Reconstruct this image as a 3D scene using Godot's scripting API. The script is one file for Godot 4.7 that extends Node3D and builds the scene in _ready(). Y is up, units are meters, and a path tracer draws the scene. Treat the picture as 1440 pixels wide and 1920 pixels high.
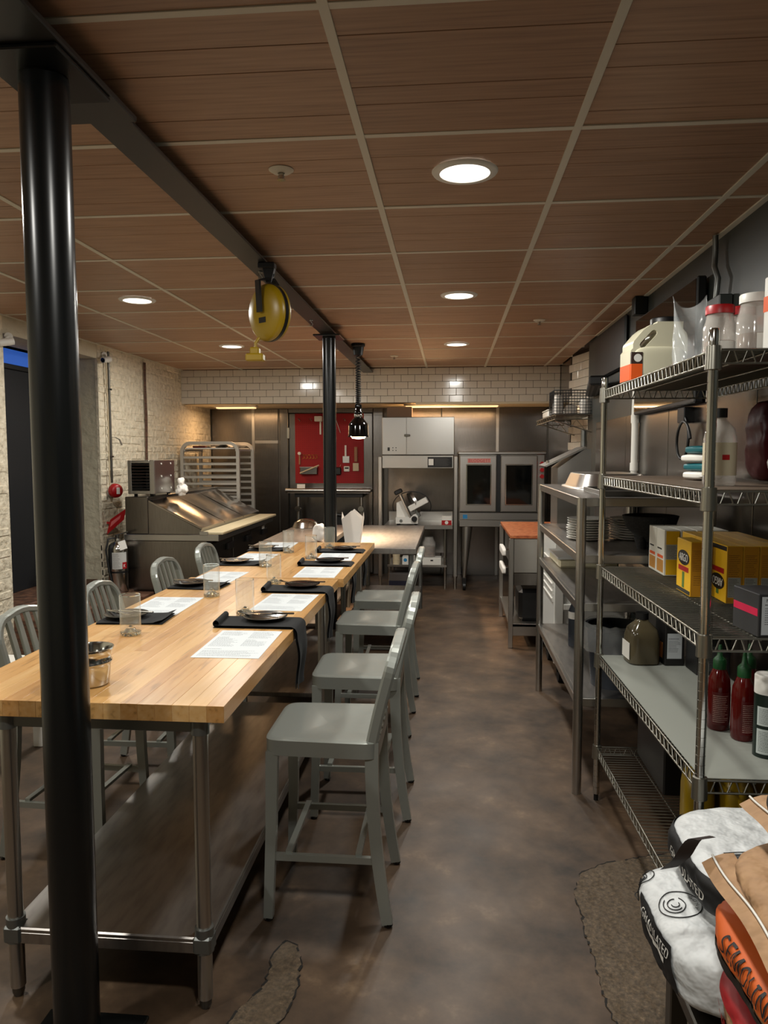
extends Node3D
# A basement restaurant kitchen with a long butcher-block table, stools and steel shelving.

class Geo:
	var v := PackedVector3Array()
	var n := PackedVector3Array()
	var u := PackedVector2Array()

	func tri(a: Vector3, b: Vector3, c: Vector3, na: Vector3, nb: Vector3, nc: Vector3, ua := Vector2.ZERO, ub := Vector2.ZERO, uc := Vector2.ZERO) -> void:
		if (b - a).cross(c - a).dot(na + nb + nc) > 0.0:
			v.append_array([a, c, b]); n.append_array([na, nc, nb]); u.append_array([ua, uc, ub])
		else:
			v.append_array([a, b, c]); n.append_array([na, nb, nc]); u.append_array([ua, ub, uc])

	# a flat four-sided face; d is only needed to say which side is outside
	func quad(a: Vector3, b: Vector3, c: Vector3, d: Vector3, out := Vector3.ZERO) -> Geo:
		var g := (b - a).cross(c - a) + (c - a).cross(d - a)
		if g.length() < 1e-12:
			return self
		g = g.normalized()
		if out != Vector3.ZERO and g.dot(out) < 0.0:
			g = -g
		tri(a, b, c, g, g, g, Vector2(0, 1), Vector2(1, 1), Vector2(1, 0))
		tri(a, c, d, g, g, g, Vector2(0, 1), Vector2(1, 0), Vector2(0, 0))
		return self

	func flat3(a: Vector3, b: Vector3, c: Vector3, out: Vector3) -> void:
		var g := (b - a).cross(c - a).normalized()
		if g.dot(out) < 0.0:
			g = -g
		tri(a, b, c, g, g, g)

	# box by centre and size; bev chamfers every edge
	func box(c: Vector3, s: Vector3, bev := 0.0, bs := Basis()) -> Geo:
		var h := s * 0.5
		bev = minf(bev, minf(h.x, minf(h.y, h.z)) * 0.9)
		for ax in 3:
			var a1 := (ax + 1) % 3
			var a2 := (ax + 2) % 3
			for sg in [-1.0, 1.0]:
				var q: Array[Vector3] = []
				for k in [[-1, -1], [1, -1], [1, 1], [-1, 1]]:
					var p := Vector3.ZERO
					p[ax] = sg * h[ax]
					p[a1] = k[0] * (h[a1] - bev)
					p[a2] = k[1] * (h[a2] - bev)
					q.append(c + bs * p)
				var o := Vector3.ZERO
				o[ax] = sg
				quad(q[0], q[1], q[2], q[3], bs * o)
		if bev > 0.0:
			for ax in 3:
				var a1 := (ax + 1) % 3
				var a2 := (ax + 2) % 3
				for s1 in [-1.0, 1.0]:
					for s2 in [-1.0, 1.0]:
						var q: Array[Vector3] = []
						for k in [[0, -1], [0, 1], [1, 1], [1, -1]]:
							var p := Vector3.ZERO
							p[ax] = k[1] * (h[ax] - bev)
							p[a1] = s1 * (h[a1] - (bev if k[0] == 1 else 0.0))
							p[a2] = s2 * (h[a2] - (0.0 if k[0] == 1 else bev))
							q.append(c + bs * p)
						var o := Vector3.ZERO
						o[a1] = s1
						o[a2] = s2
						quad(q[0], q[1], q[2], q[3], bs * o)
			for sx in [-1.0, 1.0]:
				for sy in [-1.0, 1.0]:
					for sz in [-1.0, 1.0]:
						var sv := Vector3(sx, sy, sz)
						var pts: Array[Vector3] = []
						for ax in 3:
							var p := sv * (h - Vector3.ONE * bev)
							p[ax] = sv[ax] * h[ax]
							pts.append(c + bs * p)
						flat3(pts[0], pts[1], pts[2], bs * sv)
		return self

	# box by two corners
	func bb(a: Vector3, b: Vector3, bev := 0.0) -> Geo:
		return box((a + b) * 0.5, (b - a).abs(), bev)

	func cyl(p0: Vector3, p1: Vector3, r0: float, r1 := -1.0, seg := 16, caps := true) -> Geo:
		if r1 < 0.0:
			r1 = r0
		var d := (p1 - p0).normalized()
		var x := d.cross(Vector3.UP if absf(d.y) < 0.9 else Vector3.RIGHT).normalized()
		var y := d.cross(x)
		for i in seg:
			var t0 := TAU * i / seg
			var t1 := TAU * (i + 1) / seg
			var e0 := x * cos(t0) + y * sin(t0)
			var e1 := x * cos(t1) + y * sin(t1)
			tri(p0 + e0 * r0, p0 + e1 * r0, p1 + e1 * r1, e0, e1, e1)
			tri(p0 + e0 * r0, p1 + e1 * r1, p1 + e0 * r1, e0, e1, e0)
			if caps:
				if r0 > 0.0:
					tri(p0, p0 + e0 * r0, p0 + e1 * r0, -d, -d, -d)
				if r1 > 0.0:
					tri(p1, p1 + e0 * r1, p1 + e1 * r1, d, d, d)
		return self

	# round tube along points
	func tube(pts: Array, r: float, seg := 8, closed := false) -> Geo:
		var m := pts.size()
		var rings: Array = []
		var nor: Array = []
		var x := Vector3.ZERO
		for i in m:
			var d: Vector3
			if closed:
				d = (pts[(i + 1) % m] - pts[(i + m - 1) % m]).normalized()
			else:
				d = (pts[mini(i + 1, m - 1)] - pts[maxi(i - 1, 0)]).normalized()
			if x == Vector3.ZERO:
				x = d.cross(Vector3.UP if absf(d.y) < 0.9 else Vector3.RIGHT).normalized()
			x = (x - d * x.dot(d)).normalized()
			var y := d.cross(x)
			var ring: Array[Vector3] = []
			var nn: Array[Vector3] = []
			for k in seg:
				var e := x * cos(TAU * k / seg) + y * sin(TAU * k / seg)
				ring.append(pts[i] + e * r)
				nn.append(e)
			rings.append(ring)
			nor.append(nn)
		for i in (m if closed else m - 1):
			var j := (i + 1) % m
			for k in seg:
				var l := (k + 1) % seg
				tri(rings[i][k], rings[i][l], rings[j][l], nor[i][k], nor[i][l], nor[j][l])
				tri(rings[i][k], rings[j][l], rings[j][k], nor[i][k], nor[j][l], nor[j][k])
		if not closed:
			for e in [0, m - 1]:
				var d: Vector3 = (pts[1] - pts[0]).normalized() * -1.0 if e == 0 else (pts[m - 1] - pts[m - 2]).normalized()
				for k in seg:
					tri(pts[e], rings[e][k], rings[e][(k + 1) % seg], d, d, d)
		return self

	# rectangular bar along points; side is the fixed direction of its width w, h is the other thickness
	func bar(pts: Array, side: Vector3, w: float, h: float, h_end := -1.0) -> Geo:
		var m := pts.size()
		var rings: Array = []
		if h_end < 0.0:
			h_end = h
		for i in m:
			var d: Vector3 = (pts[mini(i + 1, m - 1)] - pts[maxi(i - 1, 0)]).normalized()
			var s := (side - d * side.dot(d)).normalized()
			var o := d.cross(s)
			var hh := lerpf(h, h_end, float(i) / (m - 1))
			var c: Vector3 = pts[i]
			rings.append([c + s * w / 2 + o * hh / 2, c - s * w / 2 + o * hh / 2, c - s * w / 2 - o * hh / 2, c + s * w / 2 - o * hh / 2])
		for i in m - 1:
			for k in 4:
				var l := (k + 1) % 4
				var mid: Vector3 = (rings[i][k] + rings[i][l] + rings[i + 1][k] + rings[i + 1][l]) * 0.25
				quad(rings[i][k], rings[i][l], rings[i + 1][l], rings[i + 1][k], mid - (pts[i] + pts[i + 1]) * 0.5)
		quad(rings[0][0], rings[0][1], rings[0][2], rings[0][3], pts[0] - pts[1])
		quad(rings[m - 1][0], rings[m - 1][1], rings[m - 1][2], rings[m - 1][3], pts[m - 1] - pts[m - 2])
		return self

	# profile of (radius, height) turned about the y axis of xf
	func lathe(pr: Array, seg := 24, xf := Transform3D()) -> Geo:
		var sn: Array[Vector2] = []
		for i in pr.size() - 1:
			var d: Vector2 = pr[i + 1] - pr[i]
			sn.append(Vector2(d.y, -d.x).normalized())
		for i in sn.size():
			var n0 := sn[i]
			var n1 := sn[i]
			if i > 0 and sn[i - 1].dot(sn[i]) > 0.6:
				n0 = (sn[i - 1] + sn[i]).normalized()
			if i < sn.size() - 1 and sn[i + 1].dot(sn[i]) > 0.6:
				n1 = (sn[i + 1] + sn[i]).normalized()
			for k in seg:
				var c0 := cos(TAU * k / seg)
				var s0 := sin(TAU * k / seg)
				var c1 := cos(TAU * (k + 1) / seg)
				var s1 := sin(TAU * (k + 1) / seg)
				var P := [Vector3(pr[i].x * c0, pr[i].y, pr[i].x * s0), Vector3(pr[i].x * c1, pr[i].y, pr[i].x * s1), Vector3(pr[i + 1].x * c1, pr[i + 1].y, pr[i + 1].x * s1), Vector3(pr[i + 1].x * c0, pr[i + 1].y, pr[i + 1].x * s0)]
				var N := [Vector3(n0.x * c0, n0.y, n0.x * s0), Vector3(n0.x * c1, n0.y, n0.x * s1), Vector3(n1.x * c1, n1.y, n1.x * s1), Vector3(n1.x * c0, n1.y, n1.x * s0)]
				for q in 4:
					P[q] = xf * P[q]
					N[q] = xf.basis * N[q]
				if pr[i].x > 1e-6:
					tri(P[0], P[1], P[2], N[0], N[1], N[2])
				if pr[i + 1].x > 1e-6:
					tri(P[0], P[2], P[3], N[0], N[2], N[3])
		return self

	# outline in the xy plane of xf, thickness along its z from 0 to depth
	func prism(poly: PackedVector2Array, depth: float, xf := Transform3D()) -> Geo:
		var t := Geometry2D.triangulate_polygon(poly)
		var c := Vector2.ZERO
		for p in poly:
			c += p / poly.size()
		for i in range(0, t.size(), 3):
			for z in [0.0, depth]:
				var q: Array[Vector3] = []
				for k in 3:
					q.append(xf * Vector3(poly[t[i + k]].x, poly[t[i + k]].y, z))
				flat3(q[0], q[1], q[2], xf.basis * Vector3(0, 0, -1 if z == 0.0 else 1))
		var area := 0.0
		for i in poly.size():
			area += poly[i].cross(poly[(i + 1) % poly.size()])
		for i in poly.size():
			var a := poly[i]
			var b := poly[(i + 1) % poly.size()]
			var o := Vector2(b.y - a.y, a.x - b.x) * signf(area)
			quad(xf * Vector3(a.x, a.y, 0), xf * Vector3(b.x, b.y, 0), xf * Vector3(b.x, b.y, depth), xf * Vector3(a.x, a.y, depth), xf.basis * Vector3(o.x, o.y, 0))
		return self

	# smooth surface from f(u, v), both in 0..1; flip turns the normals round
	func surf(f: Callable, nu: int, nv: int, flip := false) -> Geo:
		var p: Array = []
		for i in nu + 1:
			for j in nv + 1:
				p.append(f.call(float(i) / nu, float(j) / nv))
		var at := func(i: int, j: int) -> Vector3: return p[i * (nv + 1) + j]
		var nn: Array = []
		for i in nu + 1:
			for j in nv + 1:
				var du: Vector3 = at.call(mini(i + 1, nu), j) - at.call(maxi(i - 1, 0), j)
				var dv: Vector3 = at.call(i, mini(j + 1, nv)) - at.call(i, maxi(j - 1, 0))
				var g := du.cross(dv)
				if g.length() < 1e-10:
					# a pole: sum the normals of the next ring
					var k := 1 if i == 0 else (nu - 1 if i == nu else i)
					g = Vector3.ZERO
					for q in nv:
						var a: Vector3 = at.call(mini(k + 1, nu), q) - at.call(maxi(k - 1, 0), q)
						g += a.cross(at.call(k, q + 1) - at.call(k, maxi(q - 1, 0)))
				g = g.normalized() if g.length() > 1e-14 else Vector3.UP
				nn.append(-g if flip else g)
		for i in nu:
			for j in nv:
				var a := i * (nv + 1) + j
				var b := a + nv + 1
				var ua := Vector2(float(i) / nu, float(j) / nv)
				var ub := Vector2(float(i + 1) / nu, float(j) / nv)
				var uc := Vector2(float(i + 1) / nu, float(j + 1) / nv)
				var ud := Vector2(float(i) / nu, float(j + 1) / nv)
				tri(p[a], p[b], p[b + 1], nn[a], nn[b], nn[b + 1], ua, ub, uc)
				tri(p[a], p[b + 1], p[a + 1], nn[a], nn[b + 1], nn[a + 1], ua, uc, ud)
		return self

	func mesh() -> ArrayMesh:
		var a := []
		a.resize(Mesh.ARRAY_MAX)
		a[Mesh.ARRAY_VERTEX] = v
		a[Mesh.ARRAY_NORMAL] = n
		a[Mesh.ARRAY_TEX_UV] = u
		var m := ArrayMesh.new()
		m.add_surface_from_arrays(Mesh.PRIMITIVE_TRIANGLES, a)
		return m

var M := {}
var taken := {}
var sans := SystemFont.new()

func V(x: float, y: float, z: float) -> Vector3:
	return Vector3(x, y, z)

func numbered(called: String) -> String:
	var k: int = taken.get(called, 0)
	taken[called] = k + 1
	return called if k == 0 else "%s_%03d" % [called, k]

# a part under parent
func part(parent: Node, called: String, g, m: Material, at := Vector3.ZERO) -> MeshInstance3D:
	var o := MeshInstance3D.new()
	o.name = called
	o.mesh = g.mesh() if g is Geo else g
	o.material_override = m
	o.position = at
	parent.add_child(o, true)
	return o

func thing(called: String, label: String, category: String, at := Vector3.ZERO, turn := 0.0, group := "") -> Node3D:
	var o := Node3D.new()
	o.name = numbered(called)
	add_child(o)
	o.position = at
	o.rotation_degrees.y = turn
	o.set_meta("label", label)
	o.set_meta("category", category)
	if group:
		o.set_meta("group", group)
	return o

# a copy of a thing with its parts, under the next number
func copy(src: Node3D, label: String, at: Vector3, turn := 0.0, group := "") -> Node3D:
	var o: Node3D = src.duplicate()
	o.name = numbered(str(src.name).rstrip("0123456789").trim_suffix("_"))
	add_child(o)
	o.position = at
	o.rotation_degrees.y = turn
	o.set_meta("label", label)
	if group:
		o.set_meta("group", group)
	return o

func struct(called: String) -> Node3D:
	var o := Node3D.new()
	o.name = called
	o.set_meta("kind", "structure")
	add_child(o)
	return o

# raised print: letters cut thin, standing on the plane of xf (reads along its x, faces its z)
func letters(parent: Node, words: String, h: float, xf: Transform3D, m: Material, wide := 1.0, called := "lettering") -> MeshInstance3D:
	var t := TextMesh.new()
	t.text = words
	t.font = sans
	t.font_size = 48
	t.pixel_size = h / (0.72 * 48.0)
	t.depth = 0.0008
	t.curve_step = 4.0
	var o := MeshInstance3D.new()
	o.name = called
	o.mesh = t
	o.material_override = m
	o.transform = xf * Transform3D(Basis.from_scale(V(wide, 1, 1)), Vector3.ZERO)
	parent.add_child(o, true)
	return o

func noise_tex(freq: float, cols: Array, size := 512, oct := 4, kind := FastNoiseLite.TYPE_SIMPLEX_SMOOTH, sd := 1, normal := 0.0, gain := 0.5) -> NoiseTexture2D:
	var f := FastNoiseLite.new()
	f.seed = sd
	f.noise_type = kind
	f.frequency = freq
	f.fractal_octaves = oct
	f.fractal_gain = gain
	var t := NoiseTexture2D.new()
	t.width = size
	t.height = size
	t.seamless = true
	t.noise = f
	if normal > 0.0:
		t.as_normal_map = true
		t.bump_strength = normal
	else:
		var g := Gradient.new()
		var off := PackedFloat32Array()
		var cc := PackedColorArray()
		for i in cols.size():
			off.append(float(i) / (cols.size() - 1))
			cc.append(cols[i])
		g.offsets = off
		g.colors = cc
		t.color_ramp = g
	return t

func mat(called: String, c: Color, rough := 0.6, metal := 0.0) -> StandardMaterial3D:
	var m := StandardMaterial3D.new()
	m.albedo_color = c
	m.roughness = rough
	m.metallic = metal
	M[called] = m
	return m

func tri_tex(m: StandardMaterial3D, albedo: Texture2D, sc: Vector3, world := false) -> StandardMaterial3D:
	m.albedo_texture = albedo
	m.uv1_triplanar = true
	m.uv1_world_triplanar = world
	m.uv1_scale = sc
	return m

func bump(m: StandardMaterial3D, tex: Texture2D, s: float) -> void:
	m.normal_enabled = true
	m.normal_texture = tex
	m.normal_scale = s

# a printed sheet: rows of short dark dashes on paper, as small unreadable print looks
func print_sheet(w: int, h: int, paper: Color, ink: Color, rows: Array, sd: int) -> ImageTexture:
	var im := Image.create(w, h, false, Image.FORMAT_RGB8)
	im.fill(paper)
	var r := RandomNumberGenerator.new()
	r.seed = sd
	for q in rows:        # [x0, x1, y0, y1, line step, thickness] as shares of the sheet
		var y: float = q[2] * h
		while y < q[3] * h:
			var x: float = q[0] * w
			var end: float = q[1] * w - r.randf() * 0.35 * (q[1] - q[0]) * w
			while x < end:
				var l := r.randf_range(3, 11)
				im.fill_rect(Rect2i(int(x), int(y), int(minf(l, end - x)) + 1, int(q[5])), ink)
				x += l + 3
			y += q[4]
	return ImageTexture.create_from_image(im)

func picture(called: String, t: Texture2D, rough := 0.7) -> StandardMaterial3D:
	var m := mat(called, Color.WHITE, rough)
	m.albedo_texture = t
	return m

const LAMP := 2.45
const CE := 2.48          # ceiling height
const XL := -3.08         # left brick wall
const XR := 1.18          # right wall
const ZS := -8.36         # face of the tiled soffit
const ZB := -9.4          # steel back wall
const COLS := [-3.06, -2.365, -1.669, -0.973, -0.2768, 0.3622, 1.0072]
var rng := RandomNumberGenerator.new()

func _ready() -> void:
	rng.seed = 7
	sans.font_names = PackedStringArray(["Droid Sans"])
	camera_and_light()
	materials()
	room()
	ceiling()
	beam_and_posts()
	downlight(V(0.04, CE, -2.62), "large round ceiling light nearest the camera, above the aisle")
	downlight(V(0.04, CE, -4.6), "round ceiling light in the middle of the right row above the aisle")
	downlight(V(0.04, CE, -6.62), "round ceiling light of the right row nearest the tiled soffit")
	downlight(V(-1.94, CE, -4.55), "round ceiling light left of the beam, the nearer of two")
	downlight(V(-1.94, CE, -6.55), "round ceiling light left of the beam, the farther of two")
	downlight(V(-1.94, CE, -2.55), "round ceiling light above the left stools, out of the picture")
	downlight(V(0.04, CE, -0.65), "round ceiling light right behind the camera")
	downlight(V(-1.94, CE, -0.65), "round ceiling light left behind the camera")
	tables()
	stools()
	settings()
	steel_shelf()
	wire_rack()
	rack_goods()
	sacks()
	left_side()
	back_wall()
	right_back()
	hanging()

func camera_and_light() -> void:
	var cam := Camera3D.new()
	cam.name = "camera"
	cam.position = V(0, 1.53, 0)
	cam.rotation_degrees = V(-4.47, 5.15, -0.08)
	cam.fov = rad_to_deg(2.0 * atan(960.0 / 1400.0))
	cam.near = 0.05
	add_child(cam)
	cam.current = true
	var e := Environment.new()
	e.background_mode = Environment.BG_COLOR
	e.background_color = Color(0.01, 0.01, 0.012)
	e.tonemap_mode = Environment.TONE_MAPPER_LINEAR
	e.tonemap_exposure = 1.0
	e.sdfgi_enabled = true
	e.ssao_enabled = true
	e.ssil_enabled = true
	var w := WorldEnvironment.new()
	w.name = "world_environment"
	w.environment = e
	add_child(w)
	# the strip lamps hidden above the back counter, under the lowered ceiling
	for a in [[-2.55, 0.5, 0.7], [0.0, 1.1, 1.5]]:
		var l := AreaLight3D.new()
		l.name = "strip_lamp_light"
		l.area_size = Vector2(a[1], 0.1)
		l.light_energy = a[2]
		l.light_color = Color(1.0, 0.8, 0.58)
		l.area_range = 12.0
		l.shadow_enabled = true
		l.position = V(a[0], 2.055, -8.75)
		l.rotation_degrees.x = -90.0
		add_child(l, true)

func materials() -> void:
	var fine := noise_tex(0.02, [], 512, 5, FastNoiseLite.TYPE_SIMPLEX_SMOOTH, 3, 6.0)
	var lumps := noise_tex(0.012, [], 512, 4, FastNoiseLite.TYPE_SIMPLEX_SMOOTH, 5, 10.0)
	# floor: stained, sealed concrete with worn pale patches
	var fl := mat("floor", Color(1, 1, 1), 0.58)
	tri_tex(fl, noise_tex(0.006, [Color(0.15, 0.115, 0.085), Color(0.235, 0.182, 0.136), Color(0.295, 0.23, 0.172), Color(0.35, 0.276, 0.208), Color(0.48, 0.395, 0.305)], 1024, 7, FastNoiseLite.TYPE_SIMPLEX_SMOOTH, 11, 0.0, 0.66), V(0.42, 0.42, 0.42))
	fl.roughness_texture = noise_tex(0.02, [Color(0.75, 0.75, 0.75), Color(1, 1, 1)], 256, 4)
	bump(fl, fine, 0.06)
	var fp := mat("patch", Color(1, 1, 1), 0.75)
	tri_tex(fp, noise_tex(0.05, [Color(0.15, 0.12, 0.088), Color(0.25, 0.204, 0.15), Color(0.32, 0.265, 0.198), Color(0.38, 0.315, 0.238), Color(0.6, 0.52, 0.42)], 1024, 7, FastNoiseLite.TYPE_SIMPLEX_SMOOTH, 21, 0.0, 0.75), V(0.9, 0.9, 0.9))
	bump(fp, fine, 0.8)
	mat("crack", Color(0.1, 0.085, 0.07), 0.9)
	# ceiling tiles: wood laminate, grain across the room
	for k in 3:
		var cols: Array = [[Color(0.51, 0.39, 0.3), Color(0.6, 0.465, 0.36), Color(0.63, 0.495, 0.385), Color(0.67, 0.535, 0.425)], [Color(0.49, 0.37, 0.285), Color(0.57, 0.44, 0.34), Color(0.61, 0.475, 0.37), Color(0.65, 0.515, 0.405)], [Color(0.53, 0.41, 0.32), Color(0.62, 0.485, 0.38), Color(0.65, 0.515, 0.405), Color(0.69, 0.555, 0.445)]][k]
		var t := mat("tile_wood_%d" % k, Color(1, 1, 1), 0.45)
		tri_tex(t, noise_tex(0.02, cols, 512, 5, FastNoiseLite.TYPE_SIMPLEX_SMOOTH, 31 + k), V(0.22, 1.0, 5.0), true)
	mat("groove", Color(0.16, 0.1, 0.075), 0.8)
	mat("grid", Color(0.78, 0.76, 0.7), 0.5)
	var br := mat("brick_paint", Color(1, 1, 1), 0.55)
	tri_tex(br, noise_tex(0.02, [Color(0.68, 0.63, 0.54), Color(0.8, 0.76, 0.67), Color(0.84, 0.8, 0.71), Color(0.87, 0.83, 0.75)], 512, 5, FastNoiseLite.TYPE_SIMPLEX_SMOOTH, 41), V(1.5, 1.5, 1.5), true)
	bump(br, lumps, 0.9)
	var pl := mat("plaster", Color(0.74, 0.71, 0.62), 0.7)
	bump(pl, lumps, 0.7)
	pl.uv1_triplanar = true
	mat("tile", Color(0.8, 0.77, 0.71), 0.12)
	mat("grout", Color(0.22, 0.17, 0.14), 0.9)
	mat("cream", Color(0.78, 0.72, 0.6), 0.6)
	# metals
	var brushed := noise_tex(0.03, [Color(0.9, 0.9, 0.9), Color(0.96, 0.96, 0.96), Color(1, 1, 1)], 512, 4, FastNoiseLite.TYPE_SIMPLEX_SMOOTH, 51)
	var st := mat("steel", Color(0.74, 0.73, 0.71), 0.3, 1.0)
	var sw := mat("steel_wall", Color(0.55, 0.53, 0.51), 0.22, 1.0)
	tri_tex(sw, brushed, V(6.0, 0.4, 6.0))
	var sd := mat("steel_top", Color(0.7, 0.68, 0.66), 0.36, 1.0)
	tri_tex(sd, noise_tex(0.02, [Color(0.86, 0.86, 0.86), Color(0.95, 0.95, 0.95), Color(1, 1, 1)], 512, 5, FastNoiseLite.TYPE_SIMPLEX_SMOOTH, 53), V(2.5, 1.0, 0.5))
	mat("steel_dark", Color(0.4, 0.39, 0.37), 0.38, 1.0)
	mat("lid_steel", Color(0.6, 0.57, 0.54), 0.16, 1.0)
	mat("aluminium", Color(0.74, 0.72, 0.68), 0.42, 0.6)
	mat("galvanized", Color(0.5, 0.51, 0.5), 0.42, 0.9)
	mat("chrome", Color(0.8, 0.8, 0.78), 0.14, 1.0)
	mat("zinc_wire", Color(0.62, 0.61, 0.57), 0.3, 0.95)
	mat("black_steel", Color(0.06, 0.068, 0.068), 0.26)
	mat("beam", Color(0.16, 0.155, 0.15), 0.35)
	mat("stool", Color(0.6, 0.615, 0.59), 0.3, 0.45)
	mat("black", Color(0.03, 0.03, 0.032), 0.45)
	mat("black_gloss", Color(0.02, 0.02, 0.022), 0.1)
	mat("rubber", Color(0.035, 0.035, 0.035), 0.8)
	mat("white", Color(0.85, 0.84, 0.81), 0.45)
	mat("white_plastic", Color(0.8, 0.8, 0.78), 0.4)
	mat("paper_towel", Color(0.88, 0.86, 0.83), 0.9)
	mat("wall_dark", Color(0.2, 0.215, 0.205), 0.42)
	mat("screen", Color(0.012, 0.012, 0.014), 0.05)
	mat("navy", Color(0.035, 0.05, 0.075), 0.6)
	# butcher block, one tone per stave
	for k in 5:
		var wb := mat("stave_%d" % k, Color(1, 1, 1), 0.32)
		var base: Color = [Color(0.74, 0.565, 0.34), Color(0.71, 0.53, 0.305), Color(0.77, 0.6, 0.375), Color(0.68, 0.495, 0.28), Color(0.735, 0.55, 0.32)][k]
		tri_tex(wb, noise_tex(0.02, [base.darkened(0.2), base, base.lightened(0.05), base.lightened(0.12)], 256, 5, FastNoiseLite.TYPE_SIMPLEX_SMOOTH, 61 + k), V(7.0, 7.0, 0.7))
	# paper, cloth, glass
	mat("cloth", Color(0.035, 0.04, 0.045), 0.95)
	mat("plate", Color(0.05, 0.05, 0.052), 0.2)
	var gl := mat("glass", Color(0.95, 0.97, 0.95), 0.02)
	gl.transparency = BaseMaterial3D.TRANSPARENCY_ALPHA
	gl.albedo_color.a = 0.02
	gl.refraction_enabled = true
	gl.refraction_scale = 0.05
	var tum := mat("tumbler", Color(0.86, 0.9, 0.86, 0.06), 0.03)
	tum.transparency = BaseMaterial3D.TRANSPARENCY_ALPHA
	var film := mat("film", Color(0.9, 0.92, 0.92, 0.22), 0.12)
	film.transparency = BaseMaterial3D.TRANSPARENCY_ALPHA
	var clear := mat("clear", Color(0.85, 0.83, 0.8, 0.28), 0.08)
	clear.transparency = BaseMaterial3D.TRANSPARENCY_ALPHA
	mat("red", Color(0.62, 0.03, 0.06), 0.4)
	mat("yellow", Color(0.58, 0.47, 0.03), 0.35)
	mat("brass", Color(0.75, 0.6, 0.3), 0.3, 1.0)
	var gw := mat("glow", Color(1, 1, 1), 0.5)
	gw.emission_enabled = true
	gw.emission = Color(1.0, 0.97, 0.92)
	gw.emission_energy_multiplier = 2.2
	var gh := mat("heat_glow", Color(1, 1, 1), 0.5)
	gh.emission_enabled = true
	gh.emission = Color(1.0, 0.9, 0.75)
	gh.emission_energy_multiplier = 3.0
	var gs := mat("strip_glow", Color(1, 1, 1), 0.5)
	gs.emission_enabled = true
	gs.emission = Color(1.0, 0.8, 0.55)
	gs.emission_energy_multiplier = 1.2

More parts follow.
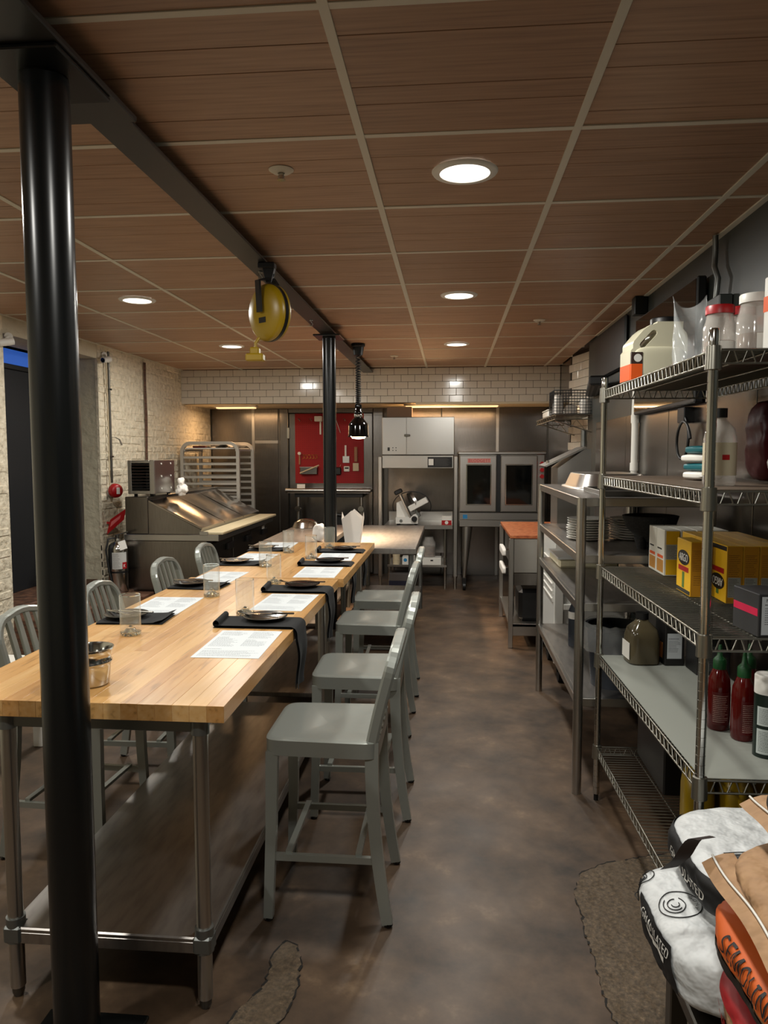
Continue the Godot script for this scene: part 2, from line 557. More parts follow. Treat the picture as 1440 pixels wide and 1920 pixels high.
# ---------------------------------------------------------------- setting
func room() -> void:
	var f := struct("floor")
	part(f, "slab", Geo.new().bb(V(-4.2, -0.12, -9.6), V(1.5, 0, 2.5)), M.floor)
	# the rough repaired strip by the right wall, with its broken edge
	floor_patch(f, PackedVector2Array([Vector2(1.12, -2.86), Vector2(0.85, -2.84), Vector2(0.674, -2.78), Vector2(0.572, -2.742), Vector2(0.482, -2.673), Vector2(0.446, -2.592), Vector2(0.43, -2.495), Vector2(0.442, -2.407), Vector2(0.43, -2.297), Vector2(0.441, -2.197), Vector2(0.434, -2.083), Vector2(0.44, -2.0), Vector2(0.449, -1.943), Vector2(0.46, -1.7), Vector2(0.5, -1.2), Vector2(1.12, -1.2)]))
	floor_patch(f, PackedVector2Array([Vector2(-0.58, -1.9), Vector2(-0.53, -2.0), Vector2(-0.535, -2.136), Vector2(-0.51, -2.2), Vector2(-0.473, -2.18), Vector2(-0.445, -2.12), Vector2(-0.43, -2.007), Vector2(-0.448, -1.882), Vector2(-0.5, -1.78), Vector2(-0.6, -1.75)]))
	# left wall beyond the doorway, painted brick
	var wl := struct("wall_left")
	part(wl, "core", Geo.new().bb(V(XL - 0.32, 0, -9.6), V(XL - 0.006, CE + 0.1, -6.345)), M.plaster)
	bricks(wl, -6.335, -9.38, 0.74, -8.6)
	var wn := struct("wall_left_near")
	part(wn, "core", Geo.new().bb(V(XL - 0.32, 0, -4.945), V(XL - 0.006, CE + 0.1, 2.4)), M.plaster)
	bricks(wn, -4.41, -4.955, 0.0, -9.9)
	# doorway recess
	var wr := struct("wall_recess")
	part(wr, "lintel", Geo.new().bb(V(XL - 0.32, 2.36, -6.345), V(XL, CE + 0.1, -4.945)), M.plaster)
	part(wr, "back", Geo.new().bb(V(XL - 0.95, 0, -7.0), V(XL - 0.85, CE + 0.1, -4.3)), M.wall_dark)
	part(wr, "side", Geo.new().bb(V(XL - 0.95, 0, -4.4), V(XL - 0.31, CE + 0.1, -4.3)), M.wall_dark)
	part(wr, "side", Geo.new().bb(V(XL - 0.95, 0, -7.0), V(XL - 0.31, CE + 0.1, -6.9)), M.wall_dark)
	var d := struct("door_1")
	part(d, "door_leaf", Geo.new().bb(V(XL - 0.44, 0.42, -6.6), V(XL - 0.4, 2.2, -4.95), 0.004), M.navy)
	part(d, "door_frame", Geo.new().bb(V(XL - 0.45, 2.2, -6.6), V(XL - 0.39, 2.24, -4.95), 0.004), M.black)
	var blue := mat("blue_glass", Color(0.25, 0.42, 0.75), 0.2)
	blue.emission_enabled = true
	blue.emission = Color(0.2, 0.38, 0.75)
	blue.emission_energy_multiplier = 0.55
	var wi := struct("window_1")
	part(wi, "pane", Geo.new().bb(V(XL - 0.43, 2.24, -6.6), V(XL - 0.41, 2.36, -4.95)), blue)
	var ledge := struct("trim_1")
	var stone := mat("ledge", Color(1, 1, 1), 0.7)
	tri_tex(stone, noise_tex(0.03, [Color(0.2, 0.13, 0.09), Color(0.34, 0.22, 0.15), Color(0.45, 0.33, 0.25)], 256, 4), V(1.5, 6.0, 1.5))
	part(ledge, "step", Geo.new().bb(V(XL - 0.85, 0.0, -6.62), V(-2.72, 0.37, -4.95), 0.012), stone)
	part(ledge, "sill", Geo.new().bb(V(XL - 0.85, 0.37, -6.33), V(XL - 0.04, 0.42, -4.96), 0.01), stone)
	# right wall: dark painted above, steel sheets at working height; it jogs back before the oven
	var r := struct("wall_right")
	part(r, "core", Geo.new().bb(V(XR, 0, -6.27), V(XR + 0.12, CE + 0.1, 2.4)), M.wall_dark)
	for q in [[-2.0, -3.02], [-3.03, -4.2], [-4.21, -5.2], [-5.21, -6.25]]:
		part(r, "steel_sheet", Geo.new().bb(V(XR - 0.006, 0.5, q[1]), V(XR + 0.001, 1.78, q[0]), 0.001), M.steel_wall)
	part(r, "jog", Geo.new().bb(V(XR + 0.005, 0, -6.7), V(XR + 0.3, CE + 0.1, -6.265)), M.wall_dark)
	part(r, "return", Geo.new().bb(V(XR, 0, -9.6), V(XR + 0.3, CE + 0.1, -7.64)), M.steel_wall)
	var sl := struct("wall_slant")
	var a := V(1.42, 0, -6.55)
	var b := V(XR, 0, -7.64)
	var dir := (b - a).normalized()
	var out := V(-dir.z, 0, dir.x) * -1.0
	if out.x > 0:
		out = -out
	var lenw := (b - a).length()
	var bas := Basis(dir, Vector3.UP, out)
	part(sl, "core", Geo.new().box((a + b) * 0.5 - out * 0.06 + V(0, 1.29, 0), V(lenw + 0.1, 2.58, 0.1), 0.0, bas), M.grout)
	var tm := Geo.new().box(Vector3.ZERO, V(0.1495, 0.0735, 0.008), 0.0022).mesh()
	for j in 22:
		for i in 8:
			var s0 := 0.002 + i * 0.1525 - (0.076 if j % 2 else 0.0)
			if s0 < -0.05 or s0 + 0.15 > lenw + 0.03:
				continue
			var t := part(sl, "tile", tm, M.tile)
			t.transform = Transform3D(bas, a + dir * (s0 + 0.076) + out * 0.006 + V(0, CE - 0.04 - j * 0.0763, 0))
	# soffit over the cooking line, tiled; a lowered ceiling runs back from it
	var so := struct("wall_soffit")
	part(so, "core", Geo.new().bb(V(XL, 2.1, -8.5), V(XR, CE + 0.1, ZS - 0.008)), M.grout)
	for j in 5:
		for i in 30:
			var x0 := XL + 0.004 + i * 0.1525 - (0.076 if j % 2 else 0.0)
			var x1 := minf(x0 + 0.1495, XR - 0.003)
			x0 = maxf(x0, XL + 0.004)
			if x1 - x0 < 0.03:
				continue
			var whole := absf(x1 - x0 - 0.1495) < 0.001
			var o := part(so, "tile", tm if whole else Geo.new().box(Vector3.ZERO, V(x1 - x0, 0.0735, 0.008), 0.0022), M.tile)
			o.position = V((x0 + x1) * 0.5, CE - 0.04 - j * 0.0763, ZS - 0.004)
			o.rotation_degrees = V(rng.randf_range(-0.25, 0.25), rng.randf_range(-0.25, 0.25), 0)
	part(so, "lowered_ceiling", Geo.new().bb(V(XL, 2.1, ZB), V(XR, 2.16, -8.5)), M.cream)
	part(so, "edge_board", Geo.new().bb(V(-0.4, 2.075, -8.48), V(XR, 2.1, -8.37), 0.003), M.cream)
	# back wall of steel sheets
	var wb := struct("wall_back")
	part(wb, "core", Geo.new().bb(V(XL - 0.1, 0, ZB - 0.15), V(XR + 0.2, CE + 0.1, ZB - 0.012)), M.steel_dark)
	for q in [[-3.06, -2.53], [-2.515, -2.2], [-0.8, -0.13], [-0.12, 0.56], [0.575, 1.17]]:
		part(wb, "steel_sheet", Geo.new().bb(V(q[0], 0.0, ZB - 0.012), V(q[1], 2.1, ZB), 0.003), M.steel_wall)
	for x in [-2.5225, 0.5675]:
		part(wb, "seam_strip", Geo.new().bb(V(x - 0.018, 0.0, ZB), V(x + 0.018, 2.1, ZB + 0.006), 0.002), M.steel)
	part(wb, "seam_strip", Geo.new().bb(V(-2.5, 1.66, ZB), V(-2.2, 1.7, ZB + 0.008), 0.002), M.steel)
	# wall behind the camera
	var wf := struct("wall_front")
	part(wf, "core", Geo.new().bb(V(-4.2, 0, 2.3), V(1.5, CE + 0.1, 2.45)), M.plaster)

func floor_patch(f: Node3D, coarse: PackedVector2Array) -> void:
	# a ragged outline: each side split and jogged
	var r := RandomNumberGenerator.new()
	r.seed = 5
	var poly := PackedVector2Array()
	for i in coarse.size():
		var p := coarse[i]
		var q := coarse[(i + 1) % coarse.size()]
		var m := maxi(1, int(p.distance_to(q) / 0.016))
		for k in m:
			poly.append(p.lerp(q, float(k) / m) + Vector2(r.randf_range(-0.006, 0.006), r.randf_range(-0.006, 0.006)))
	var xf := Transform3D(Basis(Vector3.RIGHT, Vector3.BACK, Vector3.DOWN), V(0, 0.003, 0))
	part(f, "concrete_patch", Geo.new().prism(poly, 0.005, xf), M.patch)
	# the open joint round it: a thin broken line of varying width
	var g := Geo.new()
	for i in poly.size():
		var p := poly[i]
		var q := poly[(i + 1) % poly.size()]
		var w := r.randf_range(-0.001, 0.0045)
		if w < 0.0005:
			continue
		var o := (q - p).orthogonal().normalized() * w
		g.quad(V(p.x + o.x, 0.0035, p.y + o.y), V(q.x + o.x, 0.0035, q.y + o.y), V(q.x - o.x, 0.0035, q.y - o.y), V(p.x - o.x, 0.0035, p.y - o.y), Vector3.UP)
	part(f, "open_joint", g, M.crack).set_meta("kind", "stuff")

func bricks(wall: Node3D, z_near: float, z_far: float, y_single: float, z_single: float) -> void:
	var r := RandomNumberGenerator.new()
	r.seed = 17
	var kinds: Array = []
	for k in 5:
		kinds.append(Geo.new().box(Vector3.ZERO, V(0.03, 0.066 + 0.002 * (k % 3), 0.208 + 0.003 * (k % 2)), 0.009 + 0.001 * k).mesh())
	var rest := Geo.new()
	for j in 34:
		var y := 0.037 + j * 0.0735
		var z := z_near - 0.104 + (0.106 if j % 2 else 0.0)
		while z - 0.1 > z_far - 0.06:
			var z0 := minf(z + 0.104, z_near)
			var z1 := maxf(z - 0.104, z_far)
			if z0 - z1 > 0.03:
				var c := V(XL - 0.008 + r.randf_range(-0.004, 0.004), y, (z0 + z1) * 0.5)
				if y > y_single and z > z_single:
					var whole := z0 - z1 > 0.2
					var o := part(wall, "brick", kinds[r.randi() % 5] if whole else Geo.new().box(Vector3.ZERO, V(0.03, 0.067, z0 - z1), 0.01), M.brick_paint, c)
					o.rotation_degrees = V(r.randf_range(-1.2, 1.2), r.randf_range(-1.5, 1.5), r.randf_range(-2, 2))
				else:
					rest.box(c, V(0.03, 0.067, z0 - z1), 0.01)
			z -= 0.2135
	if rest.v.size():
		part(wall, "brick_courses", rest, M.brick_paint).set_meta("kind", "stuff")
	# thick paint filling the joints
	part(wall, "painted_joints", Geo.new().bb(V(XL - 0.02, 0, z_far), V(XL + 0.003, CE, z_near)), M.brick_paint)

func ceiling() -> void:
	var c := struct("ceiling")
	part(c, "slab", Geo.new().bb(V(-4.2, CE + 0.03, -9.6), V(1.5, CE + 0.12, 2.5)), M.groove)
	var cuts := [[0.38, 0.575, 0.74], [0.147, 0.508, 0.67], [0.3, 0.45, 0.82], [0.22, 0.6, 0.78]]
	var xs: Array = COLS.duplicate()
	xs.append(XR - 0.012)
	var z_rows: Array = []
	for k in range(-6, 11):
		z_rows.append(-(1.648 + 0.658 * k))
	z_rows.append(ZS)
	var made := {}
	for i in xs.size() - 1:
		for k in z_rows.size() - 1:
			var w: float = xs[i + 1] - xs[i]
			var l: float = z_rows[k] - z_rows[k + 1]
			var kind := (i * 3 + k * 5 + (i * k) % 3) % 4
			var key := "%.3f %.3f %d" % [w, l, kind]
			if not made.has(key):
				var g := Geo.new()
				var prev := 0.0
				for q in cuts[kind] + [1.0]:
					g.bb(V(-w / 2 + 0.002, 0, -l / 2 + prev * l + 0.0015), V(w / 2 - 0.002, 0.012, -l / 2 + q * l - 0.0015), 0.0008)
					prev = q
				g.bb(V(-w / 2, 0.006, -l / 2), V(w / 2, 0.014, l / 2))
				made[key] = g.mesh()
			var t := part(c, "ceiling_tile", made[key], M["tile_wood_%d" % ((i + k * 2) % 3)], V((xs[i] + xs[i + 1]) / 2, CE, (z_rows[k] + z_rows[k + 1]) / 2))
			t.position.y += rng.randf_range(0.0, 0.002)
			t.rotation_degrees.z = rng.randf_range(-0.15, 0.15)
	for x in xs.slice(0, 7):
		part(c, "grid_bar", Geo.new().bb(V(x - 0.012, CE - 0.003, ZS), V(x + 0.012, CE + 0.01, 2.3), 0.0008), M.grid)
	part(c, "grid_bar", Geo.new().bb(V(XR - 0.028, CE - 0.004, -6.27), V(XR, CE + 0.01, 2.3), 0.0008), M.grid)
	for z in z_rows.slice(1, 17):
		part(c, "grid_bar", Geo.new().bb(V(XL, CE - 0.0022, z - 0.012), V(XR, CE + 0.01, z + 0.012), 0.0008), M.grid)

func beam_and_posts() -> void:
	var b := thing("steel_beam", "long black steel beam running under the wood-panel ceiling", "beam")
	part(b, "bottom_flange", Geo.new().bb(V(-0.988, 2.428, ZS), V(-0.872, 2.44, 0.5), 0.003), M.beam)
	part(b, "web", Geo.new().bb(V(-0.935, 2.44, ZS), V(-0.925, CE + 0.02, 0.5)), M.beam)
	part(b, "splice_plate", Geo.new().bb(V(-1.03, 2.412, -2.0), V(-0.84, 2.428, -1.2), 0.003), M.beam)
	for z in [-3.7, -5.05]:
		part(b, "screw_hook", Geo.new().tube([V(-0.945, 2.428, z), V(-0.945, 2.415, z), V(-0.935, 2.4, z), V(-0.945, 2.388, z), V(-0.957, 2.395, z)], 0.003, 6).cyl(V(-0.945, 2.421, z), V(-0.945, 2.428, z), 0.012), M.zinc_wire)
	post("black pipe column standing in front of the butcher block table", V(-0.948, 0, -1.73), 0.056, 2.412)
	post("black pipe column rising between the steel tables behind the dining table", V(-0.925, 0, -5.66), 0.05, 2.412)

func post(label: String, at: Vector3, r: float, top: float) -> void:
	var p := thing("pipe_column", label, "column", at, 0.0, "black pipe columns")
	part(p, "shaft", Geo.new().lathe([Vector2(r, 0.012), Vector2(r, top - 0.012)], 40), M.black_steel)
	part(p, "base_plate", Geo.new().bb(V(-0.14, 0, -0.12), V(0.14, 0.012, 0.12), 0.003), M.black_steel)
	part(p, "cap_plate", Geo.new().bb(V(-0.1, top - 0.012, -0.13), V(0.1, top, 0.13), 0.003), M.black_steel)

func downlight(at: Vector3, label: String) -> void:
	var t := thing("recessed_light", label, "ceiling light", at, 0.0, "recessed ceiling lights")
	part(t, "trim_ring", Geo.new().lathe([Vector2(0.085, 0.0), Vector2(0.085, -0.008), Vector2(0.108, -0.006), Vector2(0.112, 0.0)], 40), M.white)
	part(t, "lamp_lens", Geo.new().lathe([Vector2(0.0, -0.006), Vector2(0.085, -0.006), Vector2(0.085, 0.0), Vector2(0.0, 0.0)], 40), M.glow)
	var l := AreaLight3D.new()
	l.name = "lamp_light"
	l.light_color = Color(1.0, 0.99, 0.96)
	l.light_energy = LAMP
	l.area_size = Vector2(0.15, 0.15)
	l.area_range = 12.0
	l.area_attenuation = 2.0
	l.shadow_enabled = true
	l.position = V(0, -0.012, 0)
	l.rotation_degrees.x = -90.0
	t.add_child(l)

# ---------------------------------------------------------------- tables
const TY := 0.87

func butcher_top(t: Node3D, w: float, l: float, th: float, sd: int) -> void:
	var r := RandomNumberGenerator.new()
	r.seed = sd
	var nst := int(w / 0.0445)
	var sw := w / nst
	var top := Node3D.new()
	top.name = "table_top"
	t.add_child(top)
	for i in nst:
		var cut := r.randf_range(0.25, 0.75) * l
		var x0 := -w / 2 + i * sw
		for q in [[0.0, cut], [cut, l]]:
			part(top, "stave", Geo.new().bb(V(x0 + 0.0001, TY - th + r.randf() * 0.0003, l / 2 - q[1] + 0.0001), V(x0 + sw - 0.0001, TY - r.randf() * 0.0004, l / 2 - q[0] - 0.0001), 0.0006), M["stave_%d" % (r.randi() % 5)])

func tables() -> void:
	var t := thing("butcher_block_table", "long butcher block dining table nearest the camera, on steel legs with an undershelf", "table", V(-0.99, 0, -2.862), 0.0, "butcher block tables")
	butcher_top(t, 0.80, 1.995, 0.045, 3)
	for x in [-0.225, 0.32]:
		for z in [0.955, -0.93]:
			var lg := part(t, "leg", Geo.new().cyl(V(x, 0.03, z), V(x, TY - 0.045, z), 0.0205, -1, 20), M.steel)
			part(lg, "collar", Geo.new().cyl(V(x, 0.165, z), V(x, 0.235, z), 0.026, -1, 20).bb(V(x - 0.026, 0.165, z - 0.026), V(x + 0.026, 0.215, z + 0.026), 0.006), M.galvanized)
			part(lg, "bullet_foot", Geo.new().lathe([Vector2(0, 0), Vector2(0.012, 0), Vector2(0.017, 0.014), Vector2(0.017, 0.035)], 16, Transform3D(Basis(), V(x, 0, z))), M.steel_dark)
			part(lg, "socket", Geo.new().cyl(V(x, TY - 0.09, z), V(x, TY - 0.045, z), 0.025, -1, 20), M.galvanized)
	part(t, "under_shelf", Geo.new().bb(V(-0.24, 0.197, -0.95), V(0.34, 0.212, 0.975), 0.004).bb(V(-0.24, 0.165, 0.955), V(0.34, 0.2, 0.975), 0.003).bb(V(-0.24, 0.165, -0.95), V(0.34, 0.2, -0.93), 0.003).bb(V(0.322, 0.165, -0.95), V(0.34, 0.2, 0.975), 0.003).bb(V(-0.24, 0.165, -0.95), V(-0.222, 0.2, 0.975), 0.003), M.steel_top)
	for x in [-0.225, 0.32]:
		part(t, "side_rail", Geo.new().bb(V(x - 0.012, TY - 0.085, -0.93), V(x + 0.012, TY - 0.045, 0.955), 0.002), M.galvanized)
	part(t, "end_rail", Geo.new().bb(V(-0.25, TY - 0.085, 0.945), V(0.3, TY - 0.045, 0.965), 0.002), M.galvanized)
	# far table
	var u := thing("butcher_block_table", "shorter butcher block table pushed end to end behind the near one", "table", V(-0.965, 0, -4.68), 0.0, "butcher block tables")
	butcher_top(u, 0.80, 1.61, 0.045, 8)
	for x in [-0.22, 0.29]:
		for z in [0.72, -0.72]:
			part(u, "leg", Geo.new().bb(V(x - 0.02, 0, z - 0.02), V(x + 0.02, TY - 0.045, z + 0.02), 0.003), M.steel)
	for z in [-0.74, 0.72]:
		part(u, "apron", Geo.new().bb(V(-0.235, TY - 0.12, z), V(0.31, TY - 0.045, z + 0.02), 0.002), M.steel)
	part(u, "under_shelf", Geo.new().bb(V(-0.235, 0.2, -0.74), V(0.31, 0.225, 0.74), 0.003), M.steel_top)
	# steel work tables behind it, one each side of the column
	var s := thing("steel_work_table", "stainless work table right of the far black column", "table", V(-0.56, 0, -6.46), 0.0, "stainless work tables")
	steel_table(s, 0.6, 1.8)
	var s2 := thing("steel_work_table", "stainless work table left of the far black column", "table", V(-1.26, 0, -6.46), 0.0, "stainless work tables")
	steel_table(s2, 0.56, 1.8)
	# wedge in the gap between the two
	var st := thing("metal_bucket", "small stainless bucket on the near table behind the near column", "bucket", V(-1.03, TY, -2.02))
	part(st, "wall", Geo.new().lathe([Vector2(0, 0.0), Vector2(0.047, 0.0), Vector2(0.052, 0.006), Vector2(0.056, 0.055), Vector2(0.057, 0.062), Vector2(0.061, 0.066), Vector2(0.061, 0.07), Vector2(0.057, 0.074), Vector2(0.06, 0.1), Vector2(0.066, 0.104), Vector2(0.066, 0.108), Vector2(0.062, 0.108), Vector2(0.058, 0.1), Vector2(0.05, 0.01), Vector2(0, 0.008)], 40), M.chrome)

func steel_table(s: Node3D, w: float, l: float) -> void:
	var y := 0.82
	part(s, "table_top", Geo.new().bb(V(-w / 2, y - 0.045, -l / 2), V(w / 2, y, l / 2), 0.004), M.steel_top)
	for x in [-w / 2 + 0.04, w / 2 - 0.04]:
		for z in [-l / 2 + 0.05, l / 2 - 0.05]:
			part(s, "leg", Geo.new().cyl(V(x, 0, z), V(x, y - 0.045, z), 0.0205, -1, 16), M.galvanized)
	part(s, "under_shelf", Geo.new().bb(V(-w / 2 + 0.03, 0.2, -l / 2 + 0.04), V(w / 2 - 0.03, 0.225, l / 2 - 0.04), 0.003), M.steel_top)

# ---------------------------------------------------------------- stools
# seated facing -x, backrest at +x
func make_stool(label: String, at: Vector3, turn: float, group: String) -> Node3D:
	var t := thing("counter_stool", label, "stool", at, turn, group)
	var sh := 0.606
	# seat: rounded panel with a dished saddle and a deep rolled apron
	var outline := func(a: float) -> Vector2:
		var c := cos(a)
		var s := sin(a)
		return Vector2(signf(c) * pow(absf(c), 0.2), signf(s) * pow(absf(s), 0.2))
	var top := func(u: float, v: float) -> Vector3:
		var o: Vector2 = outline.call(v * TAU)
		var p := o * u
		var x := p.x * 0.188 - 0.006
		var z := p.y * (0.188 + 0.006 * p.x)
		var dish := exp(-pow((p.x - 0.28) / 0.52, 4.0) - pow(p.y / 0.7, 4.0))
		var edge := smoothstep(0.93, 1.0, u)
		return V(x, sh + 0.006 - 0.012 * dish - 0.006 * edge * edge, z)
	part(t, "seat", Geo.new().surf(top, 22, 56, true).surf(func(u: float, v: float) -> Vector3:
		var o: Vector2 = outline.call(v * TAU)
		return V(o.x * 0.188 - 0.006, sh - 0.05 * u, o.y * (0.188 + 0.006 * o.x)), 1, 56, true), M.stool)
	part(t, "seat_underside", Geo.new().bb(V(-0.165, sh - 0.03, -0.17), V(0.17, sh - 0.02, 0.17)), M.stool)
	for s in [-1.0, 1.0]:
		var fl := part(t, "leg", Geo.new().bar([V(-0.168, sh - 0.04, 0.166 * s), V(-0.172, 0.3, 0.174 * s), V(-0.182, 0.012, 0.186 * s)], V(0, 0, 1), 0.026, 0.04, 0.03), M.stool)
		part(fl, "glide", Geo.new().lathe([Vector2(0, 0), Vector2(0.012, 0.001), Vector2(0.016, 0.008), Vector2(0.012, 0.015), Vector2(0, 0.015)], 12, Transform3D(Basis(), V(-0.182, 0, 0.186 * s))), M.black_gloss)
		# rear leg runs up into the backrest
		var pts: Array = []
		for k in 13:
			var y := lerpf(0.012, sh, k / 12.0)
			var q := y / sh
			pts.append(V(0.212 - 0.115 * q + 0.062 * q * q, y, (0.188 - 0.02 * q) * s))
		var bl := part(t, "leg", Geo.new().bar(pts, V(0, 0, 1), 0.026, 0.034, 0.044), M.stool)
		part(bl, "glide", Geo.new().lathe([Vector2(0, 0), Vector2(0.012, 0.001), Vector2(0.016, 0.008), Vector2(0.012, 0.015), Vector2(0, 0.015)], 12, Transform3D(Basis(), V(0.212, 0, 0.188 * s))), M.black_gloss)
		part(t, "footrest_rail", Geo.new().bar([V(-0.174, 0.215, 0.178 * s), V(0.18, 0.215, 0.178 * s)], V(0, 0, 1), 0.016, 0.022), M.stool)
	for x in [-0.115, 0.115]:
		part(t, "cross_rail", Geo.new().bar([V(x, 0.23, -0.178), V(x, 0.23, 0.178)], V(1, 0, 0), 0.02, 0.012), M.stool)
	# backrest frame: arch with rounded shoulders, leaning back
	var lean := func(y: float) -> float:
		var q := (y - sh) / 0.36
		return 0.159 + 0.075 * q + 0.022 * q * q
	var arch: Array = []
	var w := 0.168
	arch.append(V(lean.call(sh - 0.02), sh - 0.02, -w))
	for k in 7:
		var y := lerpf(sh, 0.82, k / 6.0)
		arch.append(V(lean.call(y), y, -w))
	for k in range(1, 9):
		var a := PI / 2 * k / 9.0
		arch.append(V(lean.call(0.82 + 0.085 * sin(a)), 0.82 + 0.085 * sin(a), -w + 0.085 * (1 - cos(a))))
	var back := arch.duplicate()
	back.reverse()
	for k in 5:
		var z := lerpf(-w + 0.085, w - 0.085, k / 4.0)
		var y := 0.905 + 0.012 * (1.0 - pow(z / 0.085, 2.0))
		arch.append(V(lean.call(y), y, z))
	for p in back:
		arch.append(V(p.x, p.y, -p.z))
	# swept bar: width seen from the side 0.034, thickness across the frame 0.03
	var g := Geo.new()
	var rings: Array = []
	for i in arch.size():
		var d: Vector3 = (arch[mini(i + 1, arch.size() - 1)] - arch[maxi(i - 1, 0)]).normalized()
		var sx := (Vector3.RIGHT - d * d.x).normalized()
		var o := d.cross(sx)
		var c: Vector3 = arch[i]
		var ring: Array = []
		for q in [[1, 0.6], [0.6, 1], [-0.6, 1], [-1, 0.6], [-1, -0.6], [-0.6, -1], [0.6, -1], [1, -0.6]]:
			ring.append(c + sx * 0.019 * q[0] + o * 0.0135 * q[1])
		rings.append(ring)
	for i in arch.size() - 1:
		for k in 8:
			var l := (k + 1) % 8
			var mid: Vector3 = (rings[i][k] + rings[i + 1][l]) * 0.5
			g.quad(rings[i][k], rings[i][l], rings[i + 1][l], rings[i + 1][k], mid - (arch[i] + arch[i + 1]) * 0.5)
	part(t, "back_frame", g, M.stool)
	for k in 4:
		var z := -0.09 + 0.06 * k
		var sl: Array = []
		for j in 7:
			var y := lerpf(sh - 0.01, 0.907, j / 6.0)
			sl.append(V(lean.call(y) - 0.004, y, z))
		part(t, "slat", Geo.new().bar(sl, V(0, 0, 1), 0.026, 0.012), M.stool)
	part(t, "back_foot_rail", Geo.new().bb(V(0.14, sh - 0.03, -0.165), V(0.175, sh - 0.002, 0.165), 0.004), M.stool)
	return t

func stools() -> void:
	var right := [[-0.408, -2.49, 0.0], [-0.388, -3.185, 1.0], [-0.43, -4.125, -1.0], [-0.426, -4.79, 1.5]]
	var rl := ["grey metal counter stool nearest the camera on the aisle side", "second grey metal stool from the camera on the aisle side", "third grey metal stool from the camera on the aisle side", "farthest grey metal stool on the aisle side, near the steel tables"]
	var ll := ["grey slat-back stool at the left edge of the photo, left side of table", "grey slat-back stool beside the near column on the left of the table", "grey slat-back stool on the left side, in front of the steel prep fridge", "farthest grey slat-back stool on the left side of the table"]
	var first := make_stool(rl[0], V(right[0][0], 0, right[0][1]), right[0][2], "grey metal counter stools")
	for i in range(1, 4):
		copy(first, rl[i], V(right[i][0], 0, right[i][1]), right[i][2])
	var left := [[-1.46, -2.76, 177.0], [-1.435, -3.37, 181.0], [-1.435, -4.18, 179.0], [-1.43, -4.89, 180.5]]
	for i in 4:
		copy(first, ll[i], V(left[i][0], 0, left[i][1]), left[i][2])
	# the pale bench end at the far left
	var b := thing("white_bench", "pale grey painted bench at the far left beyond the first stool", "bench", V(-2.2, 0, -3.3), 0.0)
	part(b, "seat_board", Geo.new().bb(V(-0.5, 0.43, -0.4), V(0.1, 0.47, 0.3), 0.006), M.white)
	for x in [-0.45, 0.05]:
		for z in [-0.35, 0.25]:
			part(b, "leg", Geo.new().bb(V(x - 0.025, 0, z - 0.025), V(x + 0.025, 0.43, z + 0.025), 0.004), M.white)

